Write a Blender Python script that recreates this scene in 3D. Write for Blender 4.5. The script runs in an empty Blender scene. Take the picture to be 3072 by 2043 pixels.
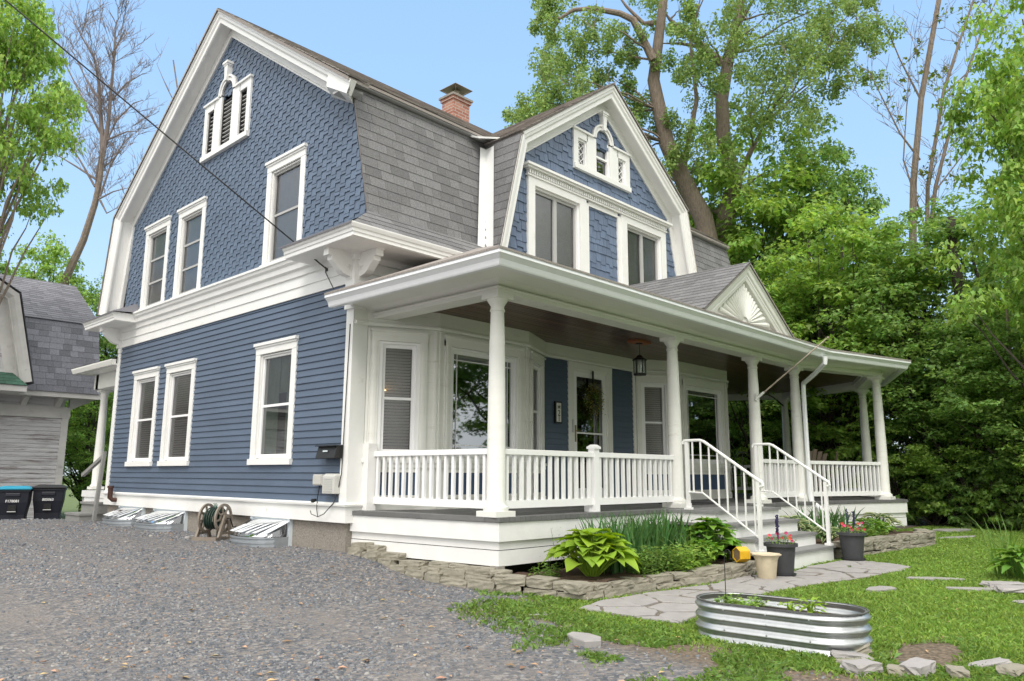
import bpy, math, random
import numpy as np
from mathutils import Vector, Matrix
R=math.radians; PI=math.pi
random.seed(7); rng=np.random.default_rng(11)
sc=bpy.context.scene; COL=sc.collection
# ---------------------------------------------------------------- camera
cam_d=bpy.data.cameras.new('camera'); cam=bpy.data.objects.new('camera',cam_d); COL.objects.link(cam); sc.camera=cam
cam_d.sensor_width=36; cam_d.lens=26.884; cam_d.clip_end=2000; cam_d.clip_start=.05
CPOS=Vector((-5.632,-8.123,1.292)); yaw,pit,rol=.756688,.174219,.004548
fw=Vector((math.cos(pit)*math.cos(yaw),math.cos(pit)*math.sin(yaw),math.sin(pit)))
ri=Vector((math.sin(yaw),-math.cos(yaw),0)); up=ri.cross(fw)
ri,up=math.cos(rol)*ri+math.sin(rol)*up,-math.sin(rol)*ri+math.cos(rol)*up
m=Matrix((ri,up,-fw)).transposed().to_4x4(); m.translation=CPOS; cam.matrix_world=m
# ---------------------------------------------------------------- world / sun / exposure
SUN_EL=R(52); SUN_AZ=R(218)   # azimuth of the sun, measured from +X towards +Y
w=bpy.data.worlds.new('World'); sc.world=w; w.use_nodes=True; nt=w.node_tree; nt.nodes.clear()
sky=nt.nodes.new('ShaderNodeTexSky'); sky.sky_type='NISHITA'; sky.sun_disc=False
sky.sun_elevation=SUN_EL; sky.sun_rotation=PI/2-SUN_AZ; sky.air_density=1.0; sky.dust_density=.6; sky.ozone_density=1.2
N=nt.nodes.new; L=nt.links.new
def mth(op,*a):
    n=N('ShaderNodeMath'); n.operation=op
    for i,v in enumerate(a):
        if isinstance(v,(int,float)): n.inputs[i].default_value=v
        else: L(v,n.inputs[i])
    return n.outputs[0]
tc=N('ShaderNodeTexCoord'); sp=N('ShaderNodeSeparateXYZ'); L(tc.outputs['Generated'],sp.inputs[0])
cr=N('ShaderNodeValToRGB'); L(sp.outputs[2],cr.inputs[0])          # the open blue part of the sky
cr.color_ramp.elements[0].position=0; cr.color_ramp.elements[0].color=(4.2,5.1,5.8,1)
cr.color_ramp.elements[1].position=.75; cr.color_ramp.elements[1].color=(1.8,3.3,5.85,1)
e=cr.color_ramp.elements.new(.28); e.color=(2.75,4.25,6.15,1)
mx=N('ShaderNodeMix'); mx.data_type='RGBA'; mx.inputs[0].default_value=.8; L(sky.outputs[0],mx.inputs[6]); L(cr.outputs[0],mx.inputs[7])
# unseen bright cloud, overhead and over the street, added to neutralise blue sky light
hv=mth('ADD',mth('MULTIPLY',sp.outputs[0],.70),mth('MULTIPLY',sp.outputs[1],.71))
hv=mth('SUBTRACT',hv,mth('MULTIPLY',sp.outputs[2],.75))
ns_=N('ShaderNodeTexNoise'); ns_.inputs['Scale'].default_value=3; ns_.inputs['Detail'].default_value=6; L(tc.outputs['Generated'],ns_.inputs['Vector'])
hv=mth('ADD',hv,mth('MULTIPLY',mth('SUBTRACT',ns_.outputs[0],.5),.25))
cf=N('ShaderNodeMapRange'); cf.inputs[1].default_value=.12; cf.inputs[2].default_value=-.25; L(hv,cf.inputs[0])
m2_=N('ShaderNodeMix'); m2_.data_type='RGBA'; L(cf.outputs[0],m2_.inputs[0]); L(mx.outputs[2],m2_.inputs[6]); m2_.inputs[7].default_value=(9.8,9.65,9.3,1)
bg=N('ShaderNodeBackground'); bg.inputs[1].default_value=.105; ou=N('ShaderNodeOutputWorld')
L(m2_.outputs[2],bg.inputs[0]); L(bg.outputs[0],ou.inputs[0])
sl=bpy.data.lights.new('sun','SUN'); sl.energy=1.2; sl.angle=R(22); sl.color=(1,.95,.88)
so=bpy.data.objects.new('sun',sl); COL.objects.link(so)
sd=Vector((math.cos(SUN_EL)*math.cos(SUN_AZ),math.cos(SUN_EL)*math.sin(SUN_AZ),math.sin(SUN_EL)))
so.rotation_euler=sd.to_track_quat('Z','Y').to_euler()
sc.view_settings.view_transform='Standard'; sc.view_settings.look='None'; sc.view_settings.gamma=1; sc.view_settings.exposure=.92
sc.cycles.max_bounces=8; sc.cycles.transparent_max_bounces=12

# ---------------------------------------------------------------- ground height
GP=[(-6,-9,-.05),(-3,-6,.02),(-5,-3,.08),(-5,2,.18),(-3,5,.32),(-.1,8,.38),(-.1,5.5,.385),(-.1,3,.37),(-.1,.6,.34),(-.5,-2.4,.14),(.3,-3.4,.1),(-.6,-4,.08),(.2,-5.3,.08),(3,-4,.13),(3,-3.5,.13),(5.4,-3.9,.157),(9,-4.3,.16),(14,-4.5,.15),(3,-9,.12),(8,-9,.18),(20,-3,.1),(20,-15,.25),(-4,9.8,.33),(-1,9.5,.36),(-1,12.5,-.1),(-5,14,-.2),(1,18,-.4),(-8,18,-.4),(12,12,0),(-14,0,.15),(-12,-12,0),(0,-16,.1),(30,0,-.1),(30,30,-.3),(0,35,-.5)]
GA=np.array(GP)
def gha(x,y):
    x=np.asarray(x,float)[...,None]; y=np.asarray(y,float)[...,None]
    d=(x-GA[:,0])**2+(y-GA[:,1])**2+.25; k=1/(d*d)
    return (k*GA[:,2]).sum(-1)/k.sum(-1)
def gh(x,y): return float(gha(x,y))

# ---------------------------------------------------------------- materials
MAT={}
def mat(name,col,rough=.6,var=0.,island=0.,scale=8.,bump=0.,bscale=60.,col2=None,f2=.5,sc2=3.,metal=0.,spec=None,stretch=None,hue=0.,alpha=None,trans=0.,dirt=None):
    if name in MAT: return MAT[name]
    m=bpy.data.materials.new(name); m.use_nodes=True; t=m.node_tree; n=t.nodes; l=t.links.new
    b=n['Principled BSDF']; b.inputs['Roughness'].default_value=rough; b.inputs['Metallic'].default_value=metal
    if spec is not None: b.inputs['Specular IOR Level'].default_value=spec
    tc=n.new('ShaderNodeTexCoord'); mp=n.new('ShaderNodeMapping'); l(tc.outputs['Object'],mp.inputs[0])
    if stretch: mp.inputs['Scale'].default_value=stretch
    rgb=n.new('ShaderNodeRGB'); rgb.outputs[0].default_value=(*col,1); cur=rgb.outputs[0]
    def noise(s,d=5,r=.6):
        k=n.new('ShaderNodeTexNoise'); k.inputs['Scale'].default_value=s; k.inputs['Detail'].default_value=d; k.inputs['Roughness'].default_value=r; l(mp.outputs[0],k.inputs['Vector']); return k.outputs[0]
    if col2:
        mxx=n.new('ShaderNodeMix'); mxx.data_type='RGBA'; r=n.new('ShaderNodeMapRange'); r.inputs[1].default_value=f2-.12; r.inputs[2].default_value=f2+.12
        l(noise(sc2,6,.65),r.inputs[0]); l(r.outputs[0],mxx.inputs[0]); l(cur,mxx.inputs[6]); mxx.inputs[7].default_value=(*col2,1); cur=mxx.outputs[2]
    if var or island:
        hs=n.new('ShaderNodeHueSaturation'); val=None
        if var:
            r=n.new('ShaderNodeMapRange'); r.inputs[1].default_value=.25; r.inputs[2].default_value=.75; r.inputs[3].default_value=1-var; r.inputs[4].default_value=1+var; l(noise(scale),r.inputs[0]); val=r.outputs[0]
        if island:
            g=n.new('ShaderNodeNewGeometry'); r=n.new('ShaderNodeMapRange'); r.inputs[3].default_value=1-island; r.inputs[4].default_value=1+island; l(g.outputs['Random Per Island'],r.inputs[0])
            if val is not None:
                q=n.new('ShaderNodeMath'); q.operation='MULTIPLY'; l(val,q.inputs[0]); l(r.outputs[0],q.inputs[1]); val=q.outputs[0]
            else: val=r.outputs[0]
            if hue:
                q=n.new('ShaderNodeMath'); q.operation='MULTIPLY'; q.inputs[1].default_value=37.7; l(g.outputs['Random Per Island'],q.inputs[0])
                q2=n.new('ShaderNodeMath'); q2.operation='FRACT'; l(q.outputs[0],q2.inputs[0])
                r=n.new('ShaderNodeMapRange'); r.inputs[3].default_value=.5-hue; r.inputs[4].default_value=.5+hue; l(q2.outputs[0],r.inputs[0]); l(r.outputs[0],hs.inputs['Hue'])
        l(val,hs.inputs['Value']); l(cur,hs.inputs['Color']); cur=hs.outputs[0]
    if dirt:
        dc,th,ds=dirt
        mxx=n.new('ShaderNodeMix'); mxx.data_type='RGBA'; r=n.new('ShaderNodeMapRange'); r.inputs[1].default_value=th; r.inputs[2].default_value=th+.14
        l(noise(ds,8,.75),r.inputs[0]); l(r.outputs[0],mxx.inputs[0]); l(cur,mxx.inputs[6]); mxx.inputs[7].default_value=(*dc,1); cur=mxx.outputs[2]
    l(cur,b.inputs['Base Color'])
    if bump:
        bp=n.new('ShaderNodeBump'); bp.inputs['Strength'].default_value=1; bp.inputs['Distance'].default_value=bump; l(noise(bscale,4,.6),bp.inputs['Height']); l(bp.outputs[0],b.inputs['Normal'])
    if trans:
        tr=n.new('ShaderNodeBsdfTranslucent'); ms=n.new('ShaderNodeMixShader'); ms.inputs[0].default_value=trans
        h2=n.new('ShaderNodeHueSaturation'); h2.inputs['Saturation'].default_value=1.15; h2.inputs['Value'].default_value=1.25; h2.inputs['Hue'].default_value=.485; l(cur,h2.inputs['Color']); l(h2.outputs[0],tr.inputs[0])
        l(b.outputs[0],ms.inputs[1]); l(tr.outputs[0],ms.inputs[2]); l(ms.outputs[0],n['Material Output'].inputs[0])
    MAT[name]=m; return m
def glass(name,tint,refl=.12,rough=.02):
    m=bpy.data.materials.new(name); m.use_nodes=True; t=m.node_tree; n=t.nodes; l=t.links.new; n.clear()
    o=n.new('ShaderNodeOutputMaterial'); tr=n.new('ShaderNodeBsdfTransparent'); tr.inputs[0].default_value=(*tint,1)
    g=n.new('ShaderNodeBsdfGlossy'); g.inputs['Roughness'].default_value=rough; g.inputs[0].default_value=(.95,.97,1,1)
    lw=n.new('ShaderNodeLayerWeight'); lw.inputs[0].default_value=.35
    r=n.new('ShaderNodeMapRange'); r.inputs[3].default_value=refl; r.inputs[4].default_value=.9; l(lw.outputs['Fresnel'],r.inputs[0])
    ms=n.new('ShaderNodeMixShader'); l(r.outputs[0],ms.inputs[0]); l(tr.outputs[0],ms.inputs[1]); l(g.outputs[0],ms.inputs[2]); l(ms.outputs[0],o.inputs[0]); return m
def emis(name,col,s):
    m=bpy.data.materials.new(name); m.use_nodes=True; b=m.node_tree.nodes['Principled BSDF']; b.inputs['Base Color'].default_value=(*col,1); b.inputs['Emission Color'].default_value=(*col,1); b.inputs['Emission Strength'].default_value=s; return m
WHITE=mat('white_paint',(.80,.80,.78),.42,var=.05,scale=2.5,bump=.0015,bscale=25,dirt=((.55,.53,.46),.625,3.5))
WHITE2=mat('white_porch_paint',(.78,.78,.74),.45,var=.06,scale=1.5,bump=.0015,bscale=22,dirt=((.50,.49,.40),.60,2.2),stretch=(.5,.5,3))
VINYL=mat('white_vinyl',(.86,.86,.86),.35,var=.02)
SKIRT=mat('white_skirt_board',(.78,.78,.77),.5,var=.05,island=.05,scale=5,bump=.002,bscale=30,dirt=((.42,.39,.33),.64,6))
BLUE=mat('blue_clapboard',(.086,.119,.176),.5,var=.10,island=.07,scale=1.2,bump=.001,bscale=40,dirt=((.13,.17,.25),.66,2.5),stretch=(1,1,3))
BLUES=mat('blue_shingle',(.096,.135,.200),.55,var=.10,island=.10,scale=5,bump=.003,bscale=30,stretch=(3,3,.6))
BLUEF=mat('blue_front_shingle',(.118,.162,.248),.55,var=.14,island=.12,scale=6,bump=.004,bscale=30,stretch=(3,3,.6),dirt=((.19,.26,.37),.62,6))
PANEL=mat('blue_panel',(.05,.09,.17),.5,var=.05)
CORE=mat('dark_core',(.012,.012,.013),.8)
ROOF=mat('asphalt_shingle',(.162,.162,.166),.9,var=.42,island=.20,scale=60,bump=.004,bscale=300)
ROOF2=mat('asphalt_shingle_brown',(.26,.235,.215),.9,var=.35,island=.45,scale=50,bump=.004,bscale=300)
ROOFL=mat('asphalt_shingle_light',(.17,.17,.19),.9,var=.14,island=.22,scale=50,bump=.004,bscale=300)
ROOFB=mat('asphalt_shingle_slate',(.19,.195,.225),.9,var=.3,island=.3,scale=30,bump=.004,bscale=300)
GREENR=mat('green_shingle',(.05,.12,.085),.9,var=.2,island=.25,scale=30)
METAL=mat('drip_edge',(.16,.14,.13),.5,metal=.5)
FLASH=mat('white_flashing',(.72,.73,.72),.45,var=.08,scale=4,bump=.004,bscale=12,dirt=((.45,.45,.42),.62,4))
BRICK=None
CEIL=mat('porch_ceiling_boards',(.10,.042,.031),.28,var=.3,island=.4,scale=6,bump=.002,bscale=20,stretch=(.25,3,1),dirt=((.24,.17,.14),.66,9))
DECK=mat('grey_deck',(.14,.14,.14),.55,var=.12,island=.10,scale=8,bump=.002,bscale=30,stretch=(4,.5,1))
CONC=mat('old_concrete',(.26,.235,.205),.95,var=.3,scale=40,bump=.012,bscale=45,dirt=((.14,.12,.10),.56,9))
STONE=mat('field_stone',(.235,.22,.175),.85,var=.22,island=.28,scale=9,bump=.012,bscale=22,dirt=((.12,.12,.08),.6,7),hue=.015)
SLATE=mat('flagstone',(.30,.285,.28),.85,var=.12,island=.16,scale=6,bump=.005,bscale=25,dirt=((.30,.24,.19),.64,3),hue=.015)
TUB=mat('galvanised_steel',(.47,.49,.50),.36,var=.12,scale=14,metal=.9,dirt=((.35,.36,.37),.62,25),bump=.0008,bscale=40)
BLACK=mat('black_iron',(.012,.012,.013),.45)
BARK=mat('bark',(.23,.185,.15),.95,var=.35,scale=12,bump=.05,bscale=14,stretch=(2,2,.35))
BARKD=mat('bark_dark',(.06,.05,.04),.95,var=.3,scale=10,bump=.03,bscale=14,stretch=(2,2,.35))
TWIG=mat('twig',(.20,.165,.15),.9,var=.2,scale=3)
def leafm(n,c,isl=.35,tr=.35,hue=.02): return mat(n,c,.5,island=isl,trans=tr,hue=hue,spec=.3,var=.18,scale=.7)
LF_M=leafm('maple_leaf',(.205,.34,.095),isl=.45,tr=.5); LF_B=leafm('maple_leaf_bright',(.27,.42,.10),isl=.45,tr=.5); LF_D=leafm('dark_leaf',(.22,.37,.095),isl=.5,tr=.55)
LF_C=leafm('poplar_leaf',(.24,.35,.11),tr=.45); LF_Y=leafm('spring_leaf',(.17,.24,.045))
HOSTA=leafm('hosta_leaf',(.27,.42,.045),isl=.15,tr=.3,hue=.01); HOSTA2=leafm('hosta_leaf_green',(.17,.33,.05),isl=.2,tr=.3); IRIS=leafm('iris_leaf',(.085,.19,.055),isl=.3,tr=.25)
WEED=leafm('weed_leaf',(.16,.27,.06),isl=.3); VAR=leafm('variegated_leaf',(.07,.15,.045),isl=.2); VARW=leafm('leaf_margin',(.5,.56,.3),isl=.1)
GRASS=leafm('grass_blade',(.235,.365,.075),isl=.35,tr=.3,hue=.02)

# ---------------------------------------------------------------- object helpers
def tag(o,label=None,cat=None,group=None,kind=None):
    if label: o['label']=label
    if cat: o['category']=cat
    if group: o['group']=group
    if kind: o['kind']=kind
    return o
def empty(name,loc=(0,0,0),rz=0,label=None,cat=None,group=None):
    o=bpy.data.objects.new(name,None); COL.objects.link(o); o.location=loc; o.rotation_euler=(0,0,rz); o.empty_display_size=.2
    return tag(o,label,cat,group)
def T3(O,U,N,Z=(0,0,1)):
    O,U,N,Z=map(Vector,(O,U,N,Z)); return lambda p:O+U*p[0]+N*p[1]+Z*p[2]
class MB:
    def __init__(s,T=None): s.v=[];s.f=[];s.mi=[];s.T=T;s.cm=0
    def add(s,vs,fs):
        b=len(s.v)
        for p in vs: s.v.append(tuple(s.T(p)) if s.T else tuple(p))
        for f in fs: s.f.append([b+i for i in f]); s.mi.append(s.cm)
        return s
    def box(s,x0,x1,y0,y1,z0,z1):
        return s.add([(x0,y0,z0),(x1,y0,z0),(x1,y1,z0),(x0,y1,z0),(x0,y0,z1),(x1,y0,z1),(x1,y1,z1),(x0,y1,z1)],[(0,3,2,1),(4,5,6,7),(0,1,5,4),(1,2,6,5),(2,3,7,6),(3,0,4,7)])
    def loft(s,rings,cap=True,closed=True):
        n=len(rings[0]); vs=[p for r in rings for p in r]; fs=[]
        for k in range(len(rings)-1):
            for i in range(n if closed else n-1):
                j=(i+1)%n; fs.append((k*n+i,k*n+j,(k+1)*n+j,(k+1)*n+i))
        if cap: fs.append(tuple(range(n-1,-1,-1))); fs.append(tuple((len(rings)-1)*n+i for i in range(n)))
        return s.add(vs,fs)
    def ext(s,poly,fn,a,b):   # poly 2d, fn(p,q,t)->3d, between t=a and t=b
        return s.loft([[fn(p[0],p[1],a) for p in poly],[fn(p[0],p[1],b) for p in poly]])
    def lathe(s,prof,c=(0,0,0),n=20,cap=True):
        return s.loft([[(c[0]+r*math.cos(2*PI*i/n),c[1]+r*math.sin(2*PI*i/n),c[2]+z) for i in range(n)] for r,z in prof],cap)
    def tube(s,pts,r,n=6,cap=True):
        pts=[Vector(p) for p in pts]; rs=r if isinstance(r,(list,tuple)) else [r]*len(pts); rings=[]; a=None
        for i,p in enumerate(pts):
            t=(pts[min(i+1,len(pts)-1)]-pts[max(i-1,0)]); t=t.normalized() if t.length>1e-9 else Vector((0,0,1))
            if a is None: a=t.orthogonal().normalized()
            else:
                a=a-t*a.dot(t); a=a.normalized() if a.length>1e-6 else t.orthogonal().normalized()
            b=t.cross(a); rings.append([tuple(p+(a*math.cos(2*PI*k/n)+b*math.sin(2*PI*k/n))*rs[i]) for k in range(n)])
        return s.loft(rings,cap)
    def sweep(s,path,N,prof,closed=False,cap=True):   # prof: (a along N, b along in-plane side t x N)
        P=[Vector(p) for p in path]; N=Vector(N).normalized(); n=len(P); rings=[]
        for i in range(n):
            if closed: t0=(P[i]-P[i-1]).normalized(); t1=(P[(i+1)%n]-P[i]).normalized()
            else:
                t0=(P[i]-P[i-1]).normalized() if i>0 else None; t1=(P[i+1]-P[i]).normalized() if i<n-1 else None
                t0=t0 or t1; t1=t1 or t0
            s0=t0.cross(N).normalized(); s1=t1.cross(N).normalized(); bi=(s0+s1).normalized(); k=1/max(.3,bi.dot(s0))
            rings.append([tuple(P[i]+N*a+bi*(b*k)) for a,b in prof])
        if closed: rings.append(rings[0]); cap=False
        return s.loft(rings,cap)
    def sphere(s,c,r,n=12,m=8,sc=(1,1,1)):
        return s.lathe_s(c,r,n,m,sc)
    def lathe_s(s,c,r,n,m,sc):
        rings=[[(c[0]+sc[0]*r*math.sin(PI*(j+.02)/(m+.04))*math.cos(2*PI*i/n),c[1]+sc[1]*r*math.sin(PI*(j+.02)/(m+.04))*math.sin(2*PI*i/n),c[2]-sc[2]*r*math.cos(PI*(j+.02)/(m+.04))) for i in range(n)] for j in range(m+1)]
        return s.loft(rings)
    def build(s,name,mats,parent=None,smooth=False,bevel=0):
        me=bpy.data.meshes.new(name); me.from_pydata(s.v,[],s.f)
        for mm in (mats if isinstance(mats,(list,tuple)) else [mats]): me.materials.append(mm)
        if any(s.mi): me.polygons.foreach_set('material_index',s.mi)
        if smooth: me.polygons.foreach_set('use_smooth',[True]*len(s.f))
        me.update(); o=bpy.data.objects.new(name,me); COL.objects.link(o)
        if parent: o.parent=parent
        if smooth:
            try: me.set_sharp_from_angle(angle=R(38))
            except Exception: pass
        if bevel:
            b=o.modifiers.new('bevel','BEVEL'); b.width=bevel; b.segments=2; b.limit_method='ANGLE'; b.angle_limit=R(40)
        return o
def fast(name,V,k,mat_,parent=None,mi=None):     # V (n*k,3) polygons of k vertices each
    V=np.asarray(V,np.float32).reshape(-1,3); n=len(V)//k; me=bpy.data.meshes.new(name)
    me.vertices.add(len(V)); me.vertices.foreach_set('co',V.ravel()); me.loops.add(len(V)); me.loops.foreach_set('vertex_index',np.arange(len(V),dtype=np.int32))
    me.polygons.add(n); me.polygons.foreach_set('loop_start',np.arange(0,len(V),k,dtype=np.int32)); me.polygons.foreach_set('loop_total',np.full(n,k,np.int32))
    for mm in (mat_ if isinstance(mat_,(list,tuple)) else [mat_]): me.materials.append(mm)
    if mi is not None: me.polygons.foreach_set('material_index',np.asarray(mi,np.int32))
    me.update(calc_edges=True); me.validate(); o=bpy.data.objects.new(name,me); COL.objects.link(o)
    if parent: o.parent=parent
    return o
def kids(o): return [c for c in bpy.data.objects if c.parent==o]
def copy_tree(o,parent=None,label=None,group=None):
    ch=list(o.children); c=o.copy(); COL.objects.link(c)
    if parent is not None: c.parent=parent
    if label: c['label']=label
    if group: c['group']=group
    for k in ch: copy_tree(k,c)
    return c
def clip(poly,cp):      # Sutherland-Hodgman, cp convex ccw
    out=poly
    for i in range(len(cp)):
        a=cp[i]; b=cp[(i+1)%len(cp)]; inp=out; out=[]
        if not inp: return []
        def side(p): return (b[0]-a[0])*(p[1]-a[1])-(b[1]-a[1])*(p[0]-a[0])
        for j in range(len(inp)):
            p=inp[j]; q=inp[(j+1)%len(inp)]; sp_,sq=side(p),side(q)
            if sp_>=0: out.append(p)
            if (sp_>0 and sq<0) or (sp_<0 and sq>0):
                t=sp_/(sp_-sq); out.append((p[0]+t*(q[0]-p[0]),p[1]+t*(q[1]-p[1])))
    return out
def area(p): return abs(sum(p[i][0]*p[(i+1)%len(p)][1]-p[(i+1)%len(p)][0]*p[i][1] for i in range(len(p))))/2
def tiles(mb,cp,e,wid,drop,th,holes=(),gap=.004,jit=0.,v0=None):
    # courses of shingles in the (u,v) plane of mb.T (u, n, v); cp convex ccw polygon
    us=[p[0] for p in cp]; vs=[p[1] for p in cp]; k=0; v=(min(vs) if v0 is None else v0)
    while v<max(vs):
        u=min(us)-wid(k)*random.random(); i=0
        if drop: u=min(us)-.5+(k%2)*0
        while u<max(us):
            w_=wid(k); d=drop(i,k) if drop else 0.; d+=random.uniform(-jit,jit)
            q=[(u+gap/2,v-d),(u+w_-gap/2,v-d),(u+w_-gap/2,v+e+.02),(u+gap/2,v+e+.02)]
            cx,cy=u+w_/2,v+e/2
            if not any(h[0]<cx<h[1] and h[2]<cy<h[3] for h in holes):
                c=clip(q,cp)
                if len(c)>2 and area(c)>1e-4:
                    n=len(c); top=[(p[0],th*(1-.75*(p[1]-(v-d))/(e+.07)),p[1]) for p in c]; bot=[(p[0],-.002,p[1]) for p in c]
                    mb.add(top+bot,[tuple(range(n))]+[(a,a+n,(a+1)%n+n,(a+1)%n) for a in range(n)])
            u+=w_; i+=1
        v+=e; k+=1
    return mb
def clap(mb,u0,u1,z0,z1,e,holes=()):
    z=z0
    while z<z1-.01:
        zt=min(z+e,z1); seg=[(u0,u1)]
        for h in holes:
            if h[2]<zt-.01 and h[3]>z+.01:
                ns=[]
                for a,b in seg:
                    if h[1]<=a or h[0]>=b: ns.append((a,b))
                    else:
                        if h[0]>a: ns.append((a,h[0]))
                        if h[1]<b: ns.append((h[1],b))
                seg=ns
        for a,b in seg:
            x=a
            while x<b-.001:
                x2=min(b,x+random.uniform(1.8,3.6));
                if b-x2<.4: x2=b
                mb.add([(x,.022,z),(x2,.022,z),(x2,.004,zt+.006),(x,.004,zt+.006),(x,0,z),(x2,0,z)],[(0,1,2,3),(4,5,1,0)]); x=x2
        z+=e
    return mb
# ================================================================ THE HOUSE
house=empty('house',(0,0,0),0,'blue gambrel-roofed house with white trim, wraparound porch and brick chimney','house')
W=8.02; XE=10.3
SCREEN=glass('window_screen',(.64,.63,.61),.07,.2); CLEAR=glass('window_glass',(.40,.46,.42),.16); BAYG=glass('bay_glass',(.22,.27,.25),.26); DARKG=glass('dark_glass',(.12,.13,.12),.10)
BLIND=mat('blind_slats',(.50,.48,.44),.7,var=.12,scale=6); CURT=mat('curtain',(.50,.54,.49),.8,var=.1,scale=3); SASH=mat('sash_grey',(.42,.42,.41),.5)
def opening(par,T,a0,a1,b0,b1,kind='hung',gl=SCREEN,back='blind',sash=VINYL,rails=None,dep=.10):
    s=MB(T); fw_=.045
    s.box(a0,a0+fw_,-.06,-.02,b0,b1); s.box(a1-fw_,a1,-.06,-.02,b0,b1); s.box(a0+fw_,a1-fw_,-.06,-.02,b0,b0+.055); s.box(a0+fw_,a1-fw_,-.06,-.02,b1-.05,b1)
    if kind=='hung':
        for r in (rails or [.5]): s.box(a0+fw_,a1-fw_,-.058,-.03,b0+(b1-b0)*r-.018,b0+(b1-b0)*r+.018)
    if kind=='slider': mm=(a0+a1)/2; s.box(mm-.04,mm+.04,-.058,-.015,b0+.055,b1-.05)
    if kind=='door': s.box(a0+fw_,a1-fw_,-.058,-.03,rails[0]-.015,rails[0]+.015)
    s.build('sash',sash,par)
    p=MB(T); p.add([(a0+.03,-.045,b0+.03),(a1-.03,-.045,b0+.03),(a1-.03,-.045,b1-.03),(a0+.03,-.045,b1-.03)],[(0,1,2,3)]); p.build('pane',gl,par)
    if back=='blind':
        k=MB(T); z=b1-.05
        while z>b0+.06:
            k.add([(a0+.05,-.080,z),(a1-.05,-.080,z),(a1-.05,-.100,z-.030),(a0+.05,-.100,z-.030)],[(0,1,2,3)]); z-=.040
        k.build('blind',BLIND,par)
    if back=='curtain':
        k=MB(T); zt=b1-.02; n=26; top=[];bot=[]; zm=b0+(b1-b0)*.5
        for side in (0,1):
            k2=[]
            for i in range(n+1):
                f=i/n; u=a0+.04+(a1-a0-.08)*f*(.42) if side==0 else a1-.04-(a1-a0-.08)*f*.3
                k2.append((u,-.1+.014*math.sin(f*22)))
            k.loft([[(u-(0 if side else .0),nn,z) for u,nn in k2] for z in (b0+.05,zm,zt)],cap=False,closed=False)
        k.box(a0+.04,a1-.04,-.118,-.112,b0+(b1-b0)*.62,b1-.03); k.build('curtain',CURT,par)
def window(T,u0,u1,z0,z1,cw=.125,head=.17,sill=.085,proud=.035,kind='hung',gl=SCREEN,back='blind',rails=None,sash=VINYL,m=WHITE):
    f=MB(T)
    f.box(u0,u0+cw,-.03,proud,z0+sill,z1-head); f.box(u1-cw,u1,-.03,proud,z0+sill,z1-head)
    f.box(u0,u1,-.03,proud+.004,z1-head,z1-.045); f.box(u0-.02,u1+.02,-.03,proud+.04,z1-.045,z1); f.box(u0-.008,u1+.008,-.03,proud+.02,z1-.075,z1-.046)
    f.box(u0-.015,u1+.015,-.03,proud+.03,z0,z0+sill)
    a0,a1,b0,b1=u0+cw,u1-cw,z0+sill,z1-head
    for q in ((a0,a0+.012),(a1-.012,a1)): f.box(q[0],q[1],-.13,-.031,b0,b1)
    f.box(a0+.012,a1-.012,-.13,-.031,b1-.012,b1); f.box(a0+.012,a1-.012,-.13,-.031,b0,b0+.012)
    f.box(a0+.012,a0+.03,-.02,.012,b0+.012,b1-.012); f.box(a1-.03,a1-.012,-.02,.012,b0+.012,b1-.012); f.box(a0+.03,a1-.03,-.02,.012,b1-.03,b1-.012)
    w_=f.build('window',m,house,bevel=.004)
    opening(w_,T,a0+.012,a1-.012,b0+.012,b1-.012,kind,gl,back,sash,rails)
    return w_
TG=T3((0,W,0),(0,-1,0),(-1,0,0))
def gw(y1,y0): return (W-y1,W-y0)
low=[(7.07,5.955),(5.607,4.475),(2.434,1.302)]; upw=[(7.124,6.021),(5.631,4.545),(2.437,1.342)]
holesL=[(W-a+.05,W-b-.05,1.419+.03,3.204-.02) for a,b in low]; holesU=[(W-a+.03,W-b-.03,4.3,6.06) for a,b in upw]
# walls
c=MB(); c.box(.14,9.75,.14,W-.14,.6,4.5); c.build('wall_core',CORE,house)
c=MB(); c.ext([(.14,4.4),(W-.2,4.4),(W-.35,6.3),(4.01,8.7),(.35,6.3)],lambda p,q,t:(t,p,q),.14,XE-.1); c.build('attic_core',CORE,house)
c=MB(); c.box(.03,9.7,.03,W-.03,-.5,.70)
for k in range(3): pass
c.build('foundation',CONC,house)
c=MB(TG); clap(c,.12,W-.12,.945,3.76,.0925,holesL); c.add([(0,-.002,.9),(W,-.002,.9),(W,-.002,3.8),(0,-.002,3.8)],[]); c.build('clapboard_siding',BLUE,house)
# backing strips behind the clapboards, with openings
def backing(T,u0,u1,z0,z1,holes,name,m):
    b=MB(T); hs=sorted(holes); x=u0
    for h in hs:
        if h[0]>x: b.box(x,h[0],-.04,0,z0,z1)
        b.box(h[0],h[1],-.04,0,z0,max(z0+.001,h[2])); 
        if h[3]<z1: b.box(h[0],h[1],-.04,0,h[3],z1)
        x=h[1]
    if x<u1: b.box(x,u1,-.04,0,z0,z1)
    return b.build(name,m,house)
backing(TG,.02,W-.02,.9,3.78,holesL,'sheathing',BLUE)
b=MB(); b.box(-.03,.0,0,.125,.93,3.76); b.box(-.03,.20,-.03,0,.85,3.76); b.build('corner_board',WHITE,house); b=MB(); b.box(-.03,.0,W-.125,W,.93,3.76); b.box(-.03,.12,W,W+.03,.93,3.76)
b.box(-.045,.0,W-.14,W+.045,3.66,3.755); b.box(-.045,.13,W+.0,W+.045,3.66,3.755); b.build('corner_board',WHITE,house)
b=MB(); b.sweep([(9.7,W,0),(0,W,0),(0,0,0),(.3,0,0)],(0,0,1),[(.70,-.02),(.70,.035),(.895,.035),(.90,.065),(.925,.07),(.945,.03),(.945,-.02)]); b.build('water_table',WHITE,house)
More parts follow.
